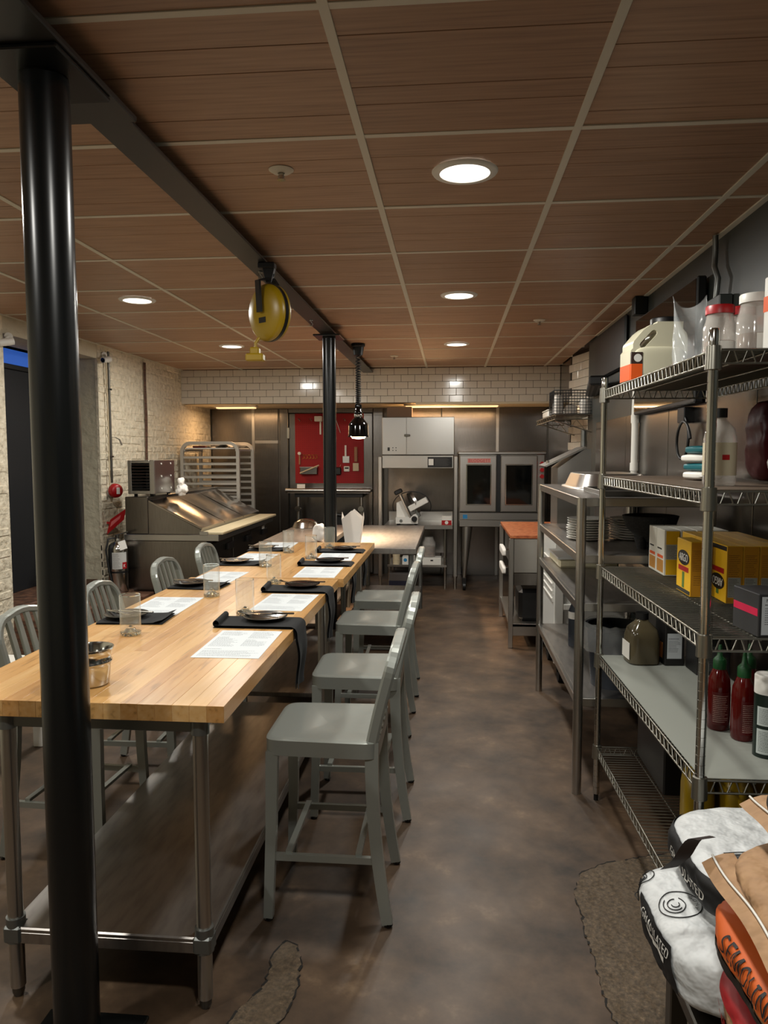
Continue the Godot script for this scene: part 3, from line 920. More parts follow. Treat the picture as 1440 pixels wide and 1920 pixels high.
# ---------------------------------------------------------------- place settings
func settings() -> void:
	var rows := [[0.06, 0.5, 0.05, 0.2, 11, 3], [0.06, 0.3, 0.26, 0.3, 20, 5], [0.06, 0.46, 0.32, 0.62, 11, 3], [0.55, 0.94, 0.05, 0.3, 11, 3], [0.55, 0.75, 0.36, 0.4, 20, 5], [0.55, 0.94, 0.42, 0.6, 11, 3], [0.06, 0.4, 0.7, 0.73, 20, 5], [0.06, 0.94, 0.76, 0.95, 12, 3]]
	var paper := picture("menu_paper", print_sheet(330, 540, Color(0.8, 0.82, 0.83), Color(0.38, 0.4, 0.43), rows, 4), 0.8)
	var nth := ["nearest the camera", "second from the camera", "third from the camera", "farthest from the camera"]
	var menu0: Node3D
	var nap0: Node3D
	var napl0: Node3D
	var plate0: Node3D
	var fork0: Node3D
	var knife0: Node3D
	var glass0: Node3D
	# aisle side: [menu z centre, napkin z, plate z, glass x, glass z]
	var R := [[-2.505, -2.81, -2.845, -0.841, -2.965], [-3.24, -3.53, -3.575, -0.897, -3.7], [-4.085, -4.375, -4.42, -0.877, -4.61], [-4.72, -4.965, -5.0, -0.846, -5.14]]
	var L := [[-3.12, -2.85, -2.85, -1.167, -2.6], [-3.87, -3.6, -3.6, -1.106, -3.345], [-4.64, -4.37, -4.37, -1.082, -4.26], [-5.27, -5.03, -5.03, -1.081, -4.88]]
	for i in 4:
		for side in 2:
			var q: Array = R[i] if side == 0 else L[i]
			var where: String = ("on the aisle side, " if side == 0 else "on the left side, ") + nth[i]
			var mx := -0.733 if side == 0 else -1.24
			var at := V(mx, TY, q[0])
			if menu0 == null:
				menu0 = thing("menu_sheet", "white printed paper menu " + where, "menu", at, 1.0, "paper menus")
				part(menu0, "sheet", Geo.new().quad(V(-0.113, 0.0008, 0.186), V(0.113, 0.0008, 0.186), V(0.113, 0.0008, -0.186), V(-0.113, 0.0008, -0.186), Vector3.UP).bb(V(-0.113, 0, -0.186), V(0.113, 0.0006, 0.186)), paper)
			else:
				copy(menu0, "white printed paper menu " + where, at, [1.0, -1.5, 0.5, 2.0][i])
			if side == 0:
				var na := V(-0.59, TY, q[1])
				if nap0 == null:
					nap0 = thing("black_napkin", "black cloth napkin hanging over the table edge, " + where, "napkin", na, 0.0, "black cloth napkins")
					part(nap0, "cloth", napkin_shape(), M.cloth)
					part(nap0, "folded_end", Geo.new().surf(func(u: float, v: float) -> Vector3:
						var a := v * TAU
						return V(-0.31 - 0.012 * cos(a) + 0.012 * u, 0.0165 + 0.013 * sin(a), lerpf(-0.085, 0.085, u)), 10, 12, true), M.cloth)
				else:
					copy(nap0, "black cloth napkin hanging over the table edge, " + where, na)
			else:
				var na := V(-1.27, TY, q[1])
				if napl0 == null:
					napl0 = thing("black_napkin", "black cloth napkin lying flat " + where, "napkin", na, 4.0, "black cloth napkins")
					part(napl0, "cloth", Geo.new().surf(func(u: float, v: float) -> Vector3: return V(lerpf(-0.11, 0.15, u), 0.006 + 0.0015 * sin(u * 9.0 + v * 5.0) + 0.012 * smoothstep(0.85, 1.0, u), lerpf(0.1, -0.1, v)), 14, 10).surf(func(u: float, v: float) -> Vector3: return V(lerpf(-0.11, 0.15, u), 0.0005, lerpf(0.1, -0.1, v)), 2, 2, true).bb(V(-0.108, 0.0004, -0.098), V(0.14, 0.0045, 0.098)), M.cloth)
				else:
					copy(napl0, "black cloth napkin lying flat " + where, na, [4.0, -3.0, 2.0, 0.0][i])
			var px := -0.725 if side == 0 else -1.295
			var py := TY + (0.0105 if side == 0 else 0.0082)
			if plate0 == null:
				plate0 = thing("side_plate", "round black side plate " + where, "plate", V(px, py, q[2]), 0.0, "black side plates")
				part(plate0, "dish", Geo.new().lathe([Vector2(0, 0.0), Vector2(0.045, 0.0), Vector2(0.05, 0.003), Vector2(0.085, 0.014), Vector2(0.086, 0.016), Vector2(0.083, 0.016), Vector2(0.05, 0.006), Vector2(0, 0.005)], 40), M.plate)
			else:
				copy(plate0, "round black side plate " + where, V(px, py, q[2]))
			var ky := py + 0.0168
			if knife0 == null:
				knife0 = thing("table_knife", "steel knife laid across plate " + where, "knife", V(px + 0.02, ky, q[2] - 0.02), 0.0, "steel table knives")
				part(knife0, "blade", Geo.new().prism(PackedVector2Array([Vector2(-0.11, 0.0), Vector2(-0.1, 0.008), Vector2(-0.02, 0.01), Vector2(0.0, 0.005), Vector2(0.0, -0.004), Vector2(-0.09, -0.005)]), 0.0016, Transform3D(Basis(Vector3.RIGHT, Vector3.FORWARD, Vector3.UP), Vector3.ZERO)), M.chrome)
				part(knife0, "handle", Geo.new().box(V(0.045, 0.003, 0), V(0.09, 0.006, 0.011), 0.002), M.chrome)
				fork0 = thing("table_fork", "steel fork laid across plate " + where, "fork", V(px - 0.02, ky, q[2] + 0.02), 0.0, "steel table forks")
				part(fork0, "handle", Geo.new().bar([V(-0.035, 0.004, 0), V(0.0, 0.005, 0), V(0.05, 0.003, 0), V(0.09, 0.004, 0)], Vector3.BACK, 0.007, 0.002), M.chrome)
				part(fork0, "fork_head", Geo.new().bar([V(-0.035, 0.004, 0), V(-0.05, 0.003, 0), V(-0.065, 0.004, 0)], Vector3.BACK, 0.02, 0.0016), M.chrome)
				for k in 4:
					part(fork0, "tine", Geo.new().bar([V(-0.063, 0.004, -0.0085 + k * 0.0057), V(-0.085, 0.006, -0.0085 + k * 0.0057), V(-0.102, 0.012, -0.0085 + k * 0.0057)], Vector3.BACK, 0.003, 0.0016), M.chrome)
				fork0.rotation_degrees.y = -24
				knife0.rotation_degrees.y = 3
			else:
				copy(knife0, "steel knife laid across plate " + where, V(px + 0.02, ky, q[2] - 0.02), 3.0 + i * 2.0 - 12.0 * side)
				copy(fork0, "steel fork laid across plate " + where, V(px - 0.02, ky, q[2] + 0.02), -24.0 + i * 4.0 + 170.0 * side)
			if glass0 == null:
				glass0 = thing("glass_tumbler", "clear straight-sided glass tumbler " + where, "glass", V(q[3], TY, q[4]), 0.0, "clear glass tumblers")
				part(glass0, "bowl", Geo.new().lathe([Vector2(0.0375, 0.012), Vector2(0.0378, 0.146), Vector2(0.0372, 0.148), Vector2(0.036, 0.146), Vector2(0.0355, 0.016)], 48), M.tumbler)
				part(glass0, "thick_base", Geo.new().lathe([Vector2(0.0, 0.022), Vector2(0.012, 0.016), Vector2(0.026, 0.002), Vector2(0.03, 0.0), Vector2(0.0355, 0.003), Vector2(0.0374, 0.012), Vector2(0.034, 0.013), Vector2(0.026, 0.012), Vector2(0.014, 0.026), Vector2(0.006, 0.034), Vector2(0.0, 0.036)], 40), M.glass)
				part(glass0, "rim", Geo.new().lathe([Vector2(0.0362, 0.146), Vector2(0.0378, 0.146), Vector2(0.0376, 0.149), Vector2(0.0364, 0.149), Vector2(0.0362, 0.146)], 48), M.glass)
			else:
				copy(glass0, "clear straight-sided glass tumbler " + where, V(q[3], TY, q[4]))

# cloth that lies on the table and drops over its edge (the edge is at x = 0)
func napkin_shape() -> Geo:
	var path: Array[Vector2] = []
	for k in 12:
		path.append(Vector2(lerpf(-0.31, -0.012, k / 11.0), 0.006))
	for k in 6:
		var a := PI / 2 * (k + 1) / 6.0
		path.append(Vector2(-0.012 + 0.024 * sin(a), 0.006 - 0.024 * (1 - cos(a))))
	for k in 12:
		path.append(Vector2(0.012 + 0.006 * sin(k * 0.5), -0.02 - 0.21 * (k + 1) / 12.0))
	var f := func(u: float, v: float, lift: float) -> Vector3:
		var s := u * (path.size() - 1)
		var i := mini(int(s), path.size() - 2)
		var p: Vector2 = path[i].lerp(path[i + 1], s - i)
		var d := (path[i + 1] - path[i]).normalized()
		var nn := Vector2(-d.y, d.x)
		var hang := smoothstep(0.5, 1.0, u)
		var wob := 0.006 * sin(v * 9.0 + 1.0) * hang
		var q := p + nn * (lift + maxf(wob, -0.004 if hang > 0.3 else 0.0))
		return V(q.x, q.y, lerpf(0.085, -0.085, v) * (1.0 - 0.14 * hang) + 0.012 * hang * sin(u * 14.0))
	return Geo.new().surf(func(u: float, v: float) -> Vector3: return f.call(u, v, 0.004), 44, 14).surf(func(u: float, v: float) -> Vector3: return f.call(u, v, -0.0045), 44, 14, true)

# ---------------------------------------------------------------- right-hand shelving
func steel_shelf() -> void:
	var t := thing("steel_shelf_unit", "open four-tier stainless shelf unit on round posts along the right wall", "shelf unit", V(0.57, 0, -3.33))
	var w := 0.55
	var l := 1.47
	for x in [0.0, w]:
		for z in [0.0, -l]:
			part(t, "post", Geo.new().cyl(V(x, 0.0, z), V(x, 1.335, z), 0.021, -1, 18), M.steel)
	for y in [1.335, 1.085, 0.87, 0.44]:
		var s := part(t, "shelf", Geo.new().bb(V(0.005, y - 0.008, -l + 0.005), V(w - 0.005, y, -0.005), 0.002), M.steel_top)
		part(s, "edge_rail", Geo.new().bb(V(-0.012, y - 0.038, -l), V(0.008, y + 0.001, 0), 0.003), M.steel)
		part(s, "edge_rail", Geo.new().bb(V(w - 0.008, y - 0.038, -l), V(w + 0.012, y + 0.001, 0), 0.003), M.steel)
		part(s, "edge_rail", Geo.new().bb(V(0, y - 0.038, -0.012), V(w, y + 0.001, 0.008), 0.003), M.steel)
		part(s, "edge_rail", Geo.new().bb(V(0, y - 0.038, -l - 0.008), V(w, y + 0.001, -l + 0.012), 0.003), M.steel)
	# roasting pan lid on top
	var p := thing("roasting_pan", "upturned stainless roasting pan on top of the steel shelf unit", "pan", V(0.87, 1.335, -4.35))
	part(p, "dome", Geo.new().surf(func(u: float, v: float) -> Vector3:
		var a := v * TAU
		var c := Vector2(signf(cos(a)) * pow(absf(cos(a)), 0.4), signf(sin(a)) * pow(absf(sin(a)), 0.4))
		var k := [[0.0, 0.085], [0.78, 0.085], [0.84, 0.08], [0.97, 0.012], [1.06, 0.008], [1.07, 0.0]]
		var q: Array = k[mini(int(round(u * 5)), 5)]
		return V(c.x * 0.2 * q[0], q[1], c.y * 0.33 * q[0]), 5, 40), M.steel)
	var pt := thing("sheet_pan", "flat dark sheet pan under the second wire shelf, on the steel unit", "pan", V(0.88, 1.335, -3.68))
	part(pt, "tray", Geo.new().bb(V(-0.2, 0, -0.25), V(0.2, 0.006, 0.25), 0.002).bb(V(-0.2, 0.004, -0.25), V(-0.192, 0.025, 0.25), 0.002).bb(V(0.192, 0.004, -0.25), V(0.2, 0.025, 0.25), 0.002).bb(V(-0.2, 0.004, 0.242), V(0.2, 0.025, 0.25), 0.002).bb(V(-0.2, 0.004, -0.25), V(0.2, 0.025, -0.242), 0.002), M.steel_dark)
	# stacks of plates
	var first: Node3D
	for st in 2:
		for k in 9:
			var at := V(0.705 + 0.225 * st, 1.085 + 0.0125 * k, -3.92 - 0.03 * st)
			var lb := "white round plate, %s from the bottom of the %s stack" % [["first", "second", "third", "fourth", "fifth", "sixth", "seventh", "eighth", "ninth"][k], "left" if st == 0 else "right"]
			if first == null:
				first = thing("dinner_plate", lb, "plate", at, 0.0, "white plates stacked on the steel shelf")
				part(first, "dish", Geo.new().lathe([Vector2(0, 0), Vector2(0.065, 0), Vector2(0.07, 0.002), Vector2(0.1, 0.01), Vector2(0.107, 0.0115), Vector2(0.108, 0.0135), Vector2(0.104, 0.0135), Vector2(0.07, 0.005), Vector2(0, 0.004)], 36), M.white)
			else:
				copy(first, lb, at + V(rng.randf_range(-0.003, 0.003), 0, rng.randf_range(-0.003, 0.003)))
	var basalt := mat("basalt", Color(1, 1, 1), 0.9)
	tri_tex(basalt, noise_tex(0.08, [Color(0.06, 0.06, 0.06), Color(0.13, 0.13, 0.125), Color(0.24, 0.23, 0.22)], 256, 4), V(4, 4, 4))
	var mo := thing("stone_mortar", "wide dark stone mortar bowl on the steel shelf", "mortar", V(0.93, 1.085, -3.58))
	part(mo, "bowl", Geo.new().lathe([Vector2(0.0, 0.035), Vector2(0.05, 0.035), Vector2(0.06, 0.05), Vector2(0.11, 0.1), Vector2(0.127, 0.155), Vector2(0.118, 0.157), Vector2(0.095, 0.1), Vector2(0.04, 0.06), Vector2(0, 0.055)], 30), basalt)
	for k in 3:
		var a := TAU * k / 3.0 + 0.6
		part(mo, "foot", Geo.new().cyl(V(cos(a) * 0.045, 0, sin(a) * 0.045), V(cos(a) * 0.055, 0.06, sin(a) * 0.055), 0.022, 0.03, 12), basalt)
	# shallow cloudy food tub
	var tub_m := mat("cloudy_tub", Color(0.83, 0.8, 0.68), 0.35)
	var tb := thing("food_tub", "shallow cloudy plastic food tub with lid on the third steel shelf", "tub", V(0.79, 0.87, -4.5))
	part(tb, "body", Geo.new().bb(V(-0.17, 0, -0.25), V(0.17, 0.05, 0.16), 0.012), tub_m)
	part(tb, "lid", Geo.new().bb(V(-0.18, 0.05, -0.26), V(0.18, 0.062, 0.17), 0.005), M.white_plastic)
	# bottom shelf: dark bin and bottle
	var bin_m := mat("blue_bin", Color(0.1, 0.13, 0.17), 0.5)
	var bn := thing("storage_bin", "dark blue plastic bin with crumpled liner on the lowest steel shelf", "bin", V(0.77, 0.44, -3.55))
	part(bn, "body", Geo.new().lathe([Vector2(0, 0), Vector2(0.105, 0), Vector2(0.125, 0.27), Vector2(0.135, 0.275), Vector2(0.135, 0.29), Vector2(0.12, 0.29), Vector2(0.1, 0.01), Vector2(0, 0.01)], 32), bin_m)
	var bag_noise := FastNoiseLite.new()
	bag_noise.frequency = 9.0
	bag_noise.seed = 4
	part(bn, "liner", Geo.new().surf(func(u: float, v: float) -> Vector3:
		var a := v * TAU
		var rr := 0.137 + 0.012 * bag_noise.get_noise_2d(cos(a), sin(a) + u) + 0.01 * sin(u * 3.0)
		return V(cos(a) * rr, 0.3 - 0.13 * u + 0.012 * bag_noise.get_noise_2d(cos(a) * 3.0, sin(a) * 3.0), sin(a) * rr), 5, 36, true), M.film)
	var sb := thing("dark_bottle", "tall dark bottle with pale label at the back of the lowest steel shelf", "bottle", V(0.71, 0.44, -4.25))
	part(sb, "body", Geo.new().lathe([Vector2(0, 0), Vector2(0.042, 0), Vector2(0.044, 0.01), Vector2(0.044, 0.2), Vector2(0.03, 0.24), Vector2(0.03, 0.25), Vector2(0, 0.25)], 24), bin_m)
	part(sb, "paper_band", Geo.new().cyl(V(0, 0.16, 0), V(0, 0.2, 0), 0.0446, -1, 24, false), M.white)
	part(sb, "cap", Geo.new().cyl(V(0, 0.25, 0), V(0, 0.28, 0), 0.033, -1, 20), M.black)

func wire_shelf(t: Node3D, y: float, x1: float, l: float) -> Node3D:
	var s := Node3D.new()
	s.name = "wire_shelf"
	t.add_child(s, true)
	var g := Geo.new()
	for e in [[V(0, 0, 0), V(0, 0, -l), V(1, 0, 0)], [V(x1, 0, 0), V(x1, 0, -l), V(-1, 0, 0)], [V(0, 0, 0), V(x1, 0, 0), V(0, 0, -1)], [V(0, 0, -l), V(x1, 0, -l), V(0, 0, 1)]]:
		var a: Vector3 = e[0] + V(0, y, 0)
		var b: Vector3 = e[1] + V(0, y, 0)
		g.tube([a, b], 0.0033, 6)
		g.tube([a + V(0, -0.034, 0), b + V(0, -0.034, 0)], 0.0033, 6)
		var len2 := a.distance_to(b)
		var m := int(len2 / 0.04)
		var zig: Array = []
		for k in m:
			var f0 := (k + 0.15) / m
			for q in [[0.0, 0.0], [0.28, -0.034], [0.5, -0.034], [0.78, 0.0]]:
				zig.append(a.lerp(b, f0 + q[0] / m) + V(0, q[1], 0))
		g.tube(zig, 0.0024, 5)
	part(s, "truss_frame", g, M.zinc_wire)
	var d := Geo.new()
	var n := int(l / 0.0235)
	for k in range(1, n):
		d.tube([V(0.001, y + 0.001, -l * k / n), V(x1 - 0.001, y + 0.001, -l * k / n)], 0.0018, 5)
	for x in [x1 * 0.33, x1 * 0.67]:
		d.tube([V(x, y - 0.004, 0), V(x, y - 0.004, -l)], 0.003, 5)
	part(s, "wire_deck", d, M.zinc_wire).set_meta("kind", "stuff")
	for x in [0.0, x1]:
		for z in [0.0, -l]:
			part(s, "collar", Geo.new().lathe([Vector2(0.0135, -0.052), Vector2(0.021, -0.05), Vector2(0.019, 0.01), Vector2(0.0135, 0.012)], 20, Transform3D(Basis(), V(x, y, z))), M.zinc_wire)
	return s

const RX := 0.672
const RZ := -2.02
const RY := [1.795, 1.43, 1.04, 0.65, 0.24]

func wire_rack() -> void:
	var t := thing("wire_rack", "chrome five-tier wire rack loaded with groceries at the right edge", "rack", V(RX, 0, RZ), 1.2)
	var w := 0.44
	var l := 1.25
	for x in [0.0, w]:
		for z in [0.0, -l]:
			var pr: Array = [Vector2(0.0, 0.03), Vector2(0.0132, 0.03)]
			var y := 0.06
			while y < 1.83:
				pr.append_array([Vector2(0.0132, y), Vector2(0.0121, y), Vector2(0.0121, y + 0.0018), Vector2(0.0132, y + 0.0018)])
				y += 0.0254
			pr.append_array([Vector2(0.0132, 1.845), Vector2(0.011, 1.85), Vector2(0.0, 1.85)])
			var p := part(t, "post", Geo.new().lathe(pr, 20, Transform3D(Basis(), V(x, 0, z))), M.chrome)
			part(p, "levelling_foot", Geo.new().cyl(V(x, 0, z), V(x, 0.03, z), 0.01, -1, 12), M.black)
	for y in RY:
		wire_shelf(t, y, w, l)
	var liner := mat("grey_liner", Color(0.55, 0.56, 0.53), 0.4)
	var brown := mat("brown_liner", Color(0.3, 0.24, 0.18), 0.6)
	part(t, "shelf_liner", Geo.new().bb(V(0.006, RY[0] + 0.003, -l + 0.006), V(w - 0.006, RY[0] + 0.005, -0.006)), mat("dark_liner", Color(0.3, 0.31, 0.3), 0.4))
	part(t, "shelf_liner", Geo.new().bb(V(0.006, RY[1] + 0.003, -l + 0.006), V(w - 0.006, RY[1] + 0.005, -0.006)), brown)
	part(t, "shelf_liner", Geo.new().bb(V(0.006, RY[3] + 0.003, -l + 0.006), V(w - 0.006, RY[3] + 0.005, -0.006)), liner)

# a rounded, flat-sided plastic body: squircle rings stacked along y, each [half x, half z, y]
func ringed(rings: Array, e := 0.45, seg := 36) -> Geo:
	var m := rings.size() - 1
	var g := Geo.new()
	g.surf(func(u: float, v: float) -> Vector3:
		var q: Array = rings[mini(int(round(u * m)), m)]
		var a := v * TAU
		return V(signf(cos(a)) * pow(absf(cos(a)), e) * q[0], q[2], signf(sin(a)) * pow(absf(sin(a)), e) * q[1]), m, seg)
	return g

func rack_goods() -> void:
	var white_print := [[0.08, 0.92, 0.1, 0.9, 9, 3]]
	# ---- top shelf
	var y0: float = RY[0] + 0.0055
	var jug_m := mat("milky_plastic", Color(0.8, 0.78, 0.68), 0.32)
	var j := thing("plastic_jug", "big milky plastic jug with black lid and side handle on the top shelf", "jug", V(0.778, y0, -3.02), 6.0)
	# outline seen from the aisle; the handle is a slot through the sloping shoulder
	var body := CSGPolygon3D.new()
	body.name = "body"
	body.polygon = PackedVector2Array([Vector2(-0.108, 0.008), Vector2(-0.1, 0.0), Vector2(0.1, 0.0), Vector2(0.108, 0.008), Vector2(0.108, 0.165), Vector2(0.104, 0.185), Vector2(0.09, 0.2), Vector2(0.09, 0.228), Vector2(-0.008, 0.228), Vector2(-0.01, 0.222), Vector2(-0.04, 0.212), Vector2(-0.062, 0.195), Vector2(-0.096, 0.155), Vector2(-0.1, 0.145), Vector2(-0.1, 0.128), Vector2(-0.108, 0.118)])
	body.depth = 0.12
	body.position = V(0, 0, 0.06)
	body.material = jug_m
	var slot := CSGBox3D.new()
	slot.name = "handle_slot"
	slot.operation = CSGShape3D.OPERATION_SUBTRACTION
	slot.size = V(0.062, 0.024, 0.3)
	slot.position = V(-0.042, 0.162, -0.06)
	slot.rotation_degrees.z = 47.0
	slot.material = jug_m
	body.add_child(slot)
	for e in [-0.031, 0.031]:
		var rd := CSGCylinder3D.new()
		rd.name = "slot_end"
		rd.operation = CSGShape3D.OPERATION_SUBTRACTION
		rd.radius = 0.012
		rd.height = 0.3
		rd.position = V(-0.042 + e * cos(deg_to_rad(47.0)), 0.162 + e * sin(deg_to_rad(47.0)), -0.06)
		rd.rotation_degrees.x = 90.0
		rd.material = jug_m
		body.add_child(rd, true)
	j.add_child(body)
	for s in [-1.0, 1.0]:
		part(j, "side_bulge", pillow(V(0.1, 0.064, 0.014), 4.0, 0.0, 2), jug_m, V(0.002, 0.07, 0.056 * s))
	part(j, "lid", Geo.new().lathe([Vector2(0.052, 0.222), Vector2(0.053, 0.245), Vector2(0.05, 0.249), Vector2(0, 0.249)], 32, Transform3D(Basis(), V(0.041, 0, 0))), M.black)
	var lab := part(j, "label", Geo.new().bb(V(-0.1095, 0.008, -0.055), V(-0.1075, 0.068, 0.058)), mat("orange_print", Color(0.85, 0.33, 0.06), 0.5))
	part(lab, "orange_front", Geo.new().bb(V(-0.1085, 0.008, 0.058), V(-0.066, 0.068, 0.0705)), M.orange_print)
	part(lab, "brown_band", Geo.new().bb(V(-0.1085, 0.068, 0.058), V(-0.066, 0.112, 0.0705)), mat("brown_print", Color(0.2, 0.13, 0.1), 0.5))
	part(lab, "round_emblem", Geo.new().cyl(V(-0.084, 0.09, 0.0705), V(-0.084, 0.09, 0.0712), 0.015, -1, 24), M.white)
	var bgm := FastNoiseLite.new()
	bgm.frequency = 6.0
	var pb := thing("plastic_bag", "clear plastic bag standing open between the jug and the jars", "bag", V(0.79, y0, -2.6))
	part(pb, "film", Geo.new().surf(func(u: float, v: float) -> Vector3:
		var a := v * TAU
		var k := 1.0 + 0.1 * bgm.get_noise_2d(cos(a) * 0.5, sin(a) * 0.5 + u)
		return V((0.05 + 0.004 * u) * cos(a) * k, 0.0 + (0.235 + 0.02 * cos(a * 2.0)) * u, (0.07 - 0.066 * u) * sin(a) * k - 0.03 * u + 0.012 * sin(u * 6.0 + cos(a) * 3.0)), 14, 40, true), M.film)
	var spice := mat("spice", Color(0.45, 0.28, 0.13), 0.8)
	for q in [[0.79, -2.33, 0.046, 0.14, "red", "leftmost clear jar with red lid and pale label on the top shelf"], [0.85, -2.22, 0.05, 0.15, "white", "clear plastic jar of brown spice with white lid on the top shelf"], [0.957, -2.235, 0.05, 0.17, "red", "clear jar with red lid at the far right of the top shelf"], [0.88, -2.42, 0.05, 0.15, "red", "clear jar with red lid standing behind the other jars on the top shelf"]]:
		var o := thing("spice_jar", q[5], "jar", V(q[0], y0, q[1]), 20.0, "clear jars on the top shelf")
		var r: float = q[2]
		var h: float = q[3]
		part(o, "body", Geo.new().lathe([Vector2(0, 0.001), Vector2(r - 0.004, 0.0), Vector2(r, 0.006), Vector2(r, h * 0.72), Vector2(r * 0.85, h * 0.86), Vector2(r * 0.8, h), Vector2(r * 0.77, h), Vector2(r * 0.82, h * 0.85), Vector2(r - 0.003, h * 0.71), Vector2(r - 0.003, 0.006), Vector2(0, 0.004)], 28), M.clear)
		part(o, "contents", Geo.new().cyl(V(0, 0.005, 0), V(0, h * 0.42, 0), r - 0.005, -1, 24), spice)
		part(o, "label", Geo.new().surf(func(u: float, v: float) -> Vector3:
			var a := lerpf(0.4, 2.2, u)
			return V(cos(a) * (r + 0.001), lerpf(0.01, h * 0.4, v), sin(a) * (r + 0.001)), 12, 1), M.white)
		part(o, "lid", Geo.new().lathe([Vector2(r * 0.88, h - 0.002), Vector2(r * 0.88, h + 0.02), Vector2(r * 0.84, h + 0.023), Vector2(0, h + 0.023)], 28), M.red if q[4] == "red" else M.white)
	var ca := thing("paper_carton", "tall carton with orange band cut by the right edge, top shelf", "carton", V(0.86, y0, -2.07), 8.0)
	part(ca, "box", Geo.new().bb(V(-0.035, 0, -0.03), V(0.035, 0.19, 0.03), 0.003), M.white)
	part(ca, "orange_band", Geo.new().bb(V(-0.0355, 0.1, -0.0305), V(0.0355, 0.14, 0.0305)), M.orange_print)
	# ---- second shelf
	var y1: float = RY[1] + 0.0055
	var bo := thing("water_bottle", "large clear bottle with black cap and paper label behind the near rack post", "bottle", V(0.785, y1, -2.28))
	part(bo, "body", Geo.new().lathe([Vector2(0, 0.002), Vector2(0.042, 0), Vector2(0.046, 0.008), Vector2(0.046, 0.135), Vector2(0.04, 0.165), Vector2(0.018, 0.19), Vector2(0.015, 0.2), Vector2(0.012, 0.2), Vector2(0.015, 0.19), Vector2(0.037, 0.163), Vector2(0.043, 0.134), Vector2(0.043, 0.008), Vector2(0, 0.006)], 32), M.clear)
	part(bo, "cap", Geo.new().cyl(V(0, 0.198, 0), V(0, 0.225, 0), 0.018, -1, 20), M.black)
	part(bo, "label", Geo.new().surf(func(u: float, v: float) -> Vector3:
		var a := lerpf(0.2, 3.4, u)
		return V(cos(a) * 0.0466, lerpf(0.03, 0.125, v), sin(a) * 0.0466), 16, 1), mat("beige_label", Color(0.72, 0.68, 0.58), 0.7))
	part(bo, "red_mark", Geo.new().surf(func(u: float, v: float) -> Vector3:
		var a := lerpf(1.3, 1.75, u)
		return V(cos(a) * 0.0472, lerpf(0.075, 0.09, v), sin(a) * 0.0472), 6, 1), M.red)
	var burg := mat("burgundy", Color(0.22, 0.03, 0.05), 0.4)
	var pink := mat("pink", Color(0.75, 0.05, 0.25), 0.45)
	var grain := mat("grain", Color(1, 1, 1), 0.9)
	tri_tex(grain, noise_tex(0.15, [Color(0.12, 0.11, 0.07), Color(0.3, 0.28, 0.2), Color(0.5, 0.48, 0.38)], 256, 3), V(5, 5, 5))
	var d1 := thing("snack_bag", "large burgundy foil bag standing at the back of the second shelf", "bag", V(1.0, y1, -2.42), 20.0)
	part(d1, "pouch", pillow(V(0.09, 0.125, 0.05), 4.0, 0.012, 3), burg, V(0, 0.125, 0))
	var d2 := thing("snack_bag", "bright pink bag lying against the burgundy bag on the second shelf", "bag", V(1.03, y1, -2.26), 10.0)
	part(d2, "pouch", pillow(V(0.08, 0.1, 0.035), 4.0, 0.01, 6), pink, V(0, 0.1, 0))
	part(d2, "white_print", Geo.new().bb(V(-0.05, 0.12, 0.036), V(0.05, 0.124, 0.0375)).bb(V(-0.05, 0.132, 0.036), V(0.04, 0.136, 0.0375)).bb(V(-0.05, 0.144, 0.036), V(0.05, 0.148, 0.0375)), M.white)
	var d3 := thing("flour_bag", "white paper bag in clear wrap leaning at the right of the second shelf", "bag", V(0.955, y1, -2.16), -15.0)
	part(d3, "pouch", pillow(V(0.07, 0.085, 0.045), 4.0, 0.01, 9), mat("grey_paper", Color(0.62, 0.62, 0.58), 0.5), V(0, 0.085, 0))
	var d4 := thing("herb_bag", "clear bag of dried green herbs in front on the second shelf", "bag", V(0.93, y1, -2.075), -10.0)
	part(d4, "pouch", pillow(V(0.08, 0.05, 0.03), 3.0, 0.008, 12), grain, V(0, 0.05, 0))
	var teal := mat("teal", Color(0.04, 0.35, 0.38), 0.45)
	for k in 4:
		var d5 := thing("food_pouch", ["lowest white pouch of the pile left of the clear bottle", "lower teal pouch of the pile left of the clear bottle", "upper white pouch of the pile left of the clear bottle", "teal pouch on top of the pile left of the clear bottle"][k], "pouch", V(0.88 + 0.006 * (k % 2), y1 + 0.002 + 0.03 * k, -2.72), 10.0 + 9.0 * (k % 3), "pouches piled on the second shelf")
		part(d5, "pouch", pillow(V(0.05, 0.014, 0.07), 4.0, 0.0, 20 + k), [M.white, teal, M.white, teal][k], V(0, 0.0145, 0))
		part(d5, "sealed_edge", Geo.new().bb(V(-0.045, 0.012, 0.062), V(0.045, 0.0145, 0.085), 0.001), [M.white, teal, M.white, teal][k])
	# ---- third shelf: cartons of starch and sugar
	var y2: float = RY[2] + 0.004
	starch_boxes(y2)
	var gb := thing("grey_carton", "dark grey carton with a pink stripe and nutrition panel, front of the third shelf", "carton", V(0.862, y2, -2.1), 6.0)
	part(gb, "box", Geo.new().bb(V(-0.06, 0, -0.07), V(0.06, 0.115, 0.07), 0.002), mat("slate", Color(0.14, 0.14, 0.145), 0.6))
	part(gb, "pink_stripe", Geo.new().bb(V(-0.0606, 0.055, -0.065), V(-0.0598, 0.075, 0.065)), pink)
	part(gb, "round_emblem", Geo.new().lathe([Vector2(0.012, 0), Vector2(0.012, 0.0008), Vector2(0.0155, 0.0008), Vector2(0.0155, 0)], 24, Transform3D(Basis(Vector3.FORWARD, PI / 2), V(-0.0599, 0.095, 0.0))), M.white)
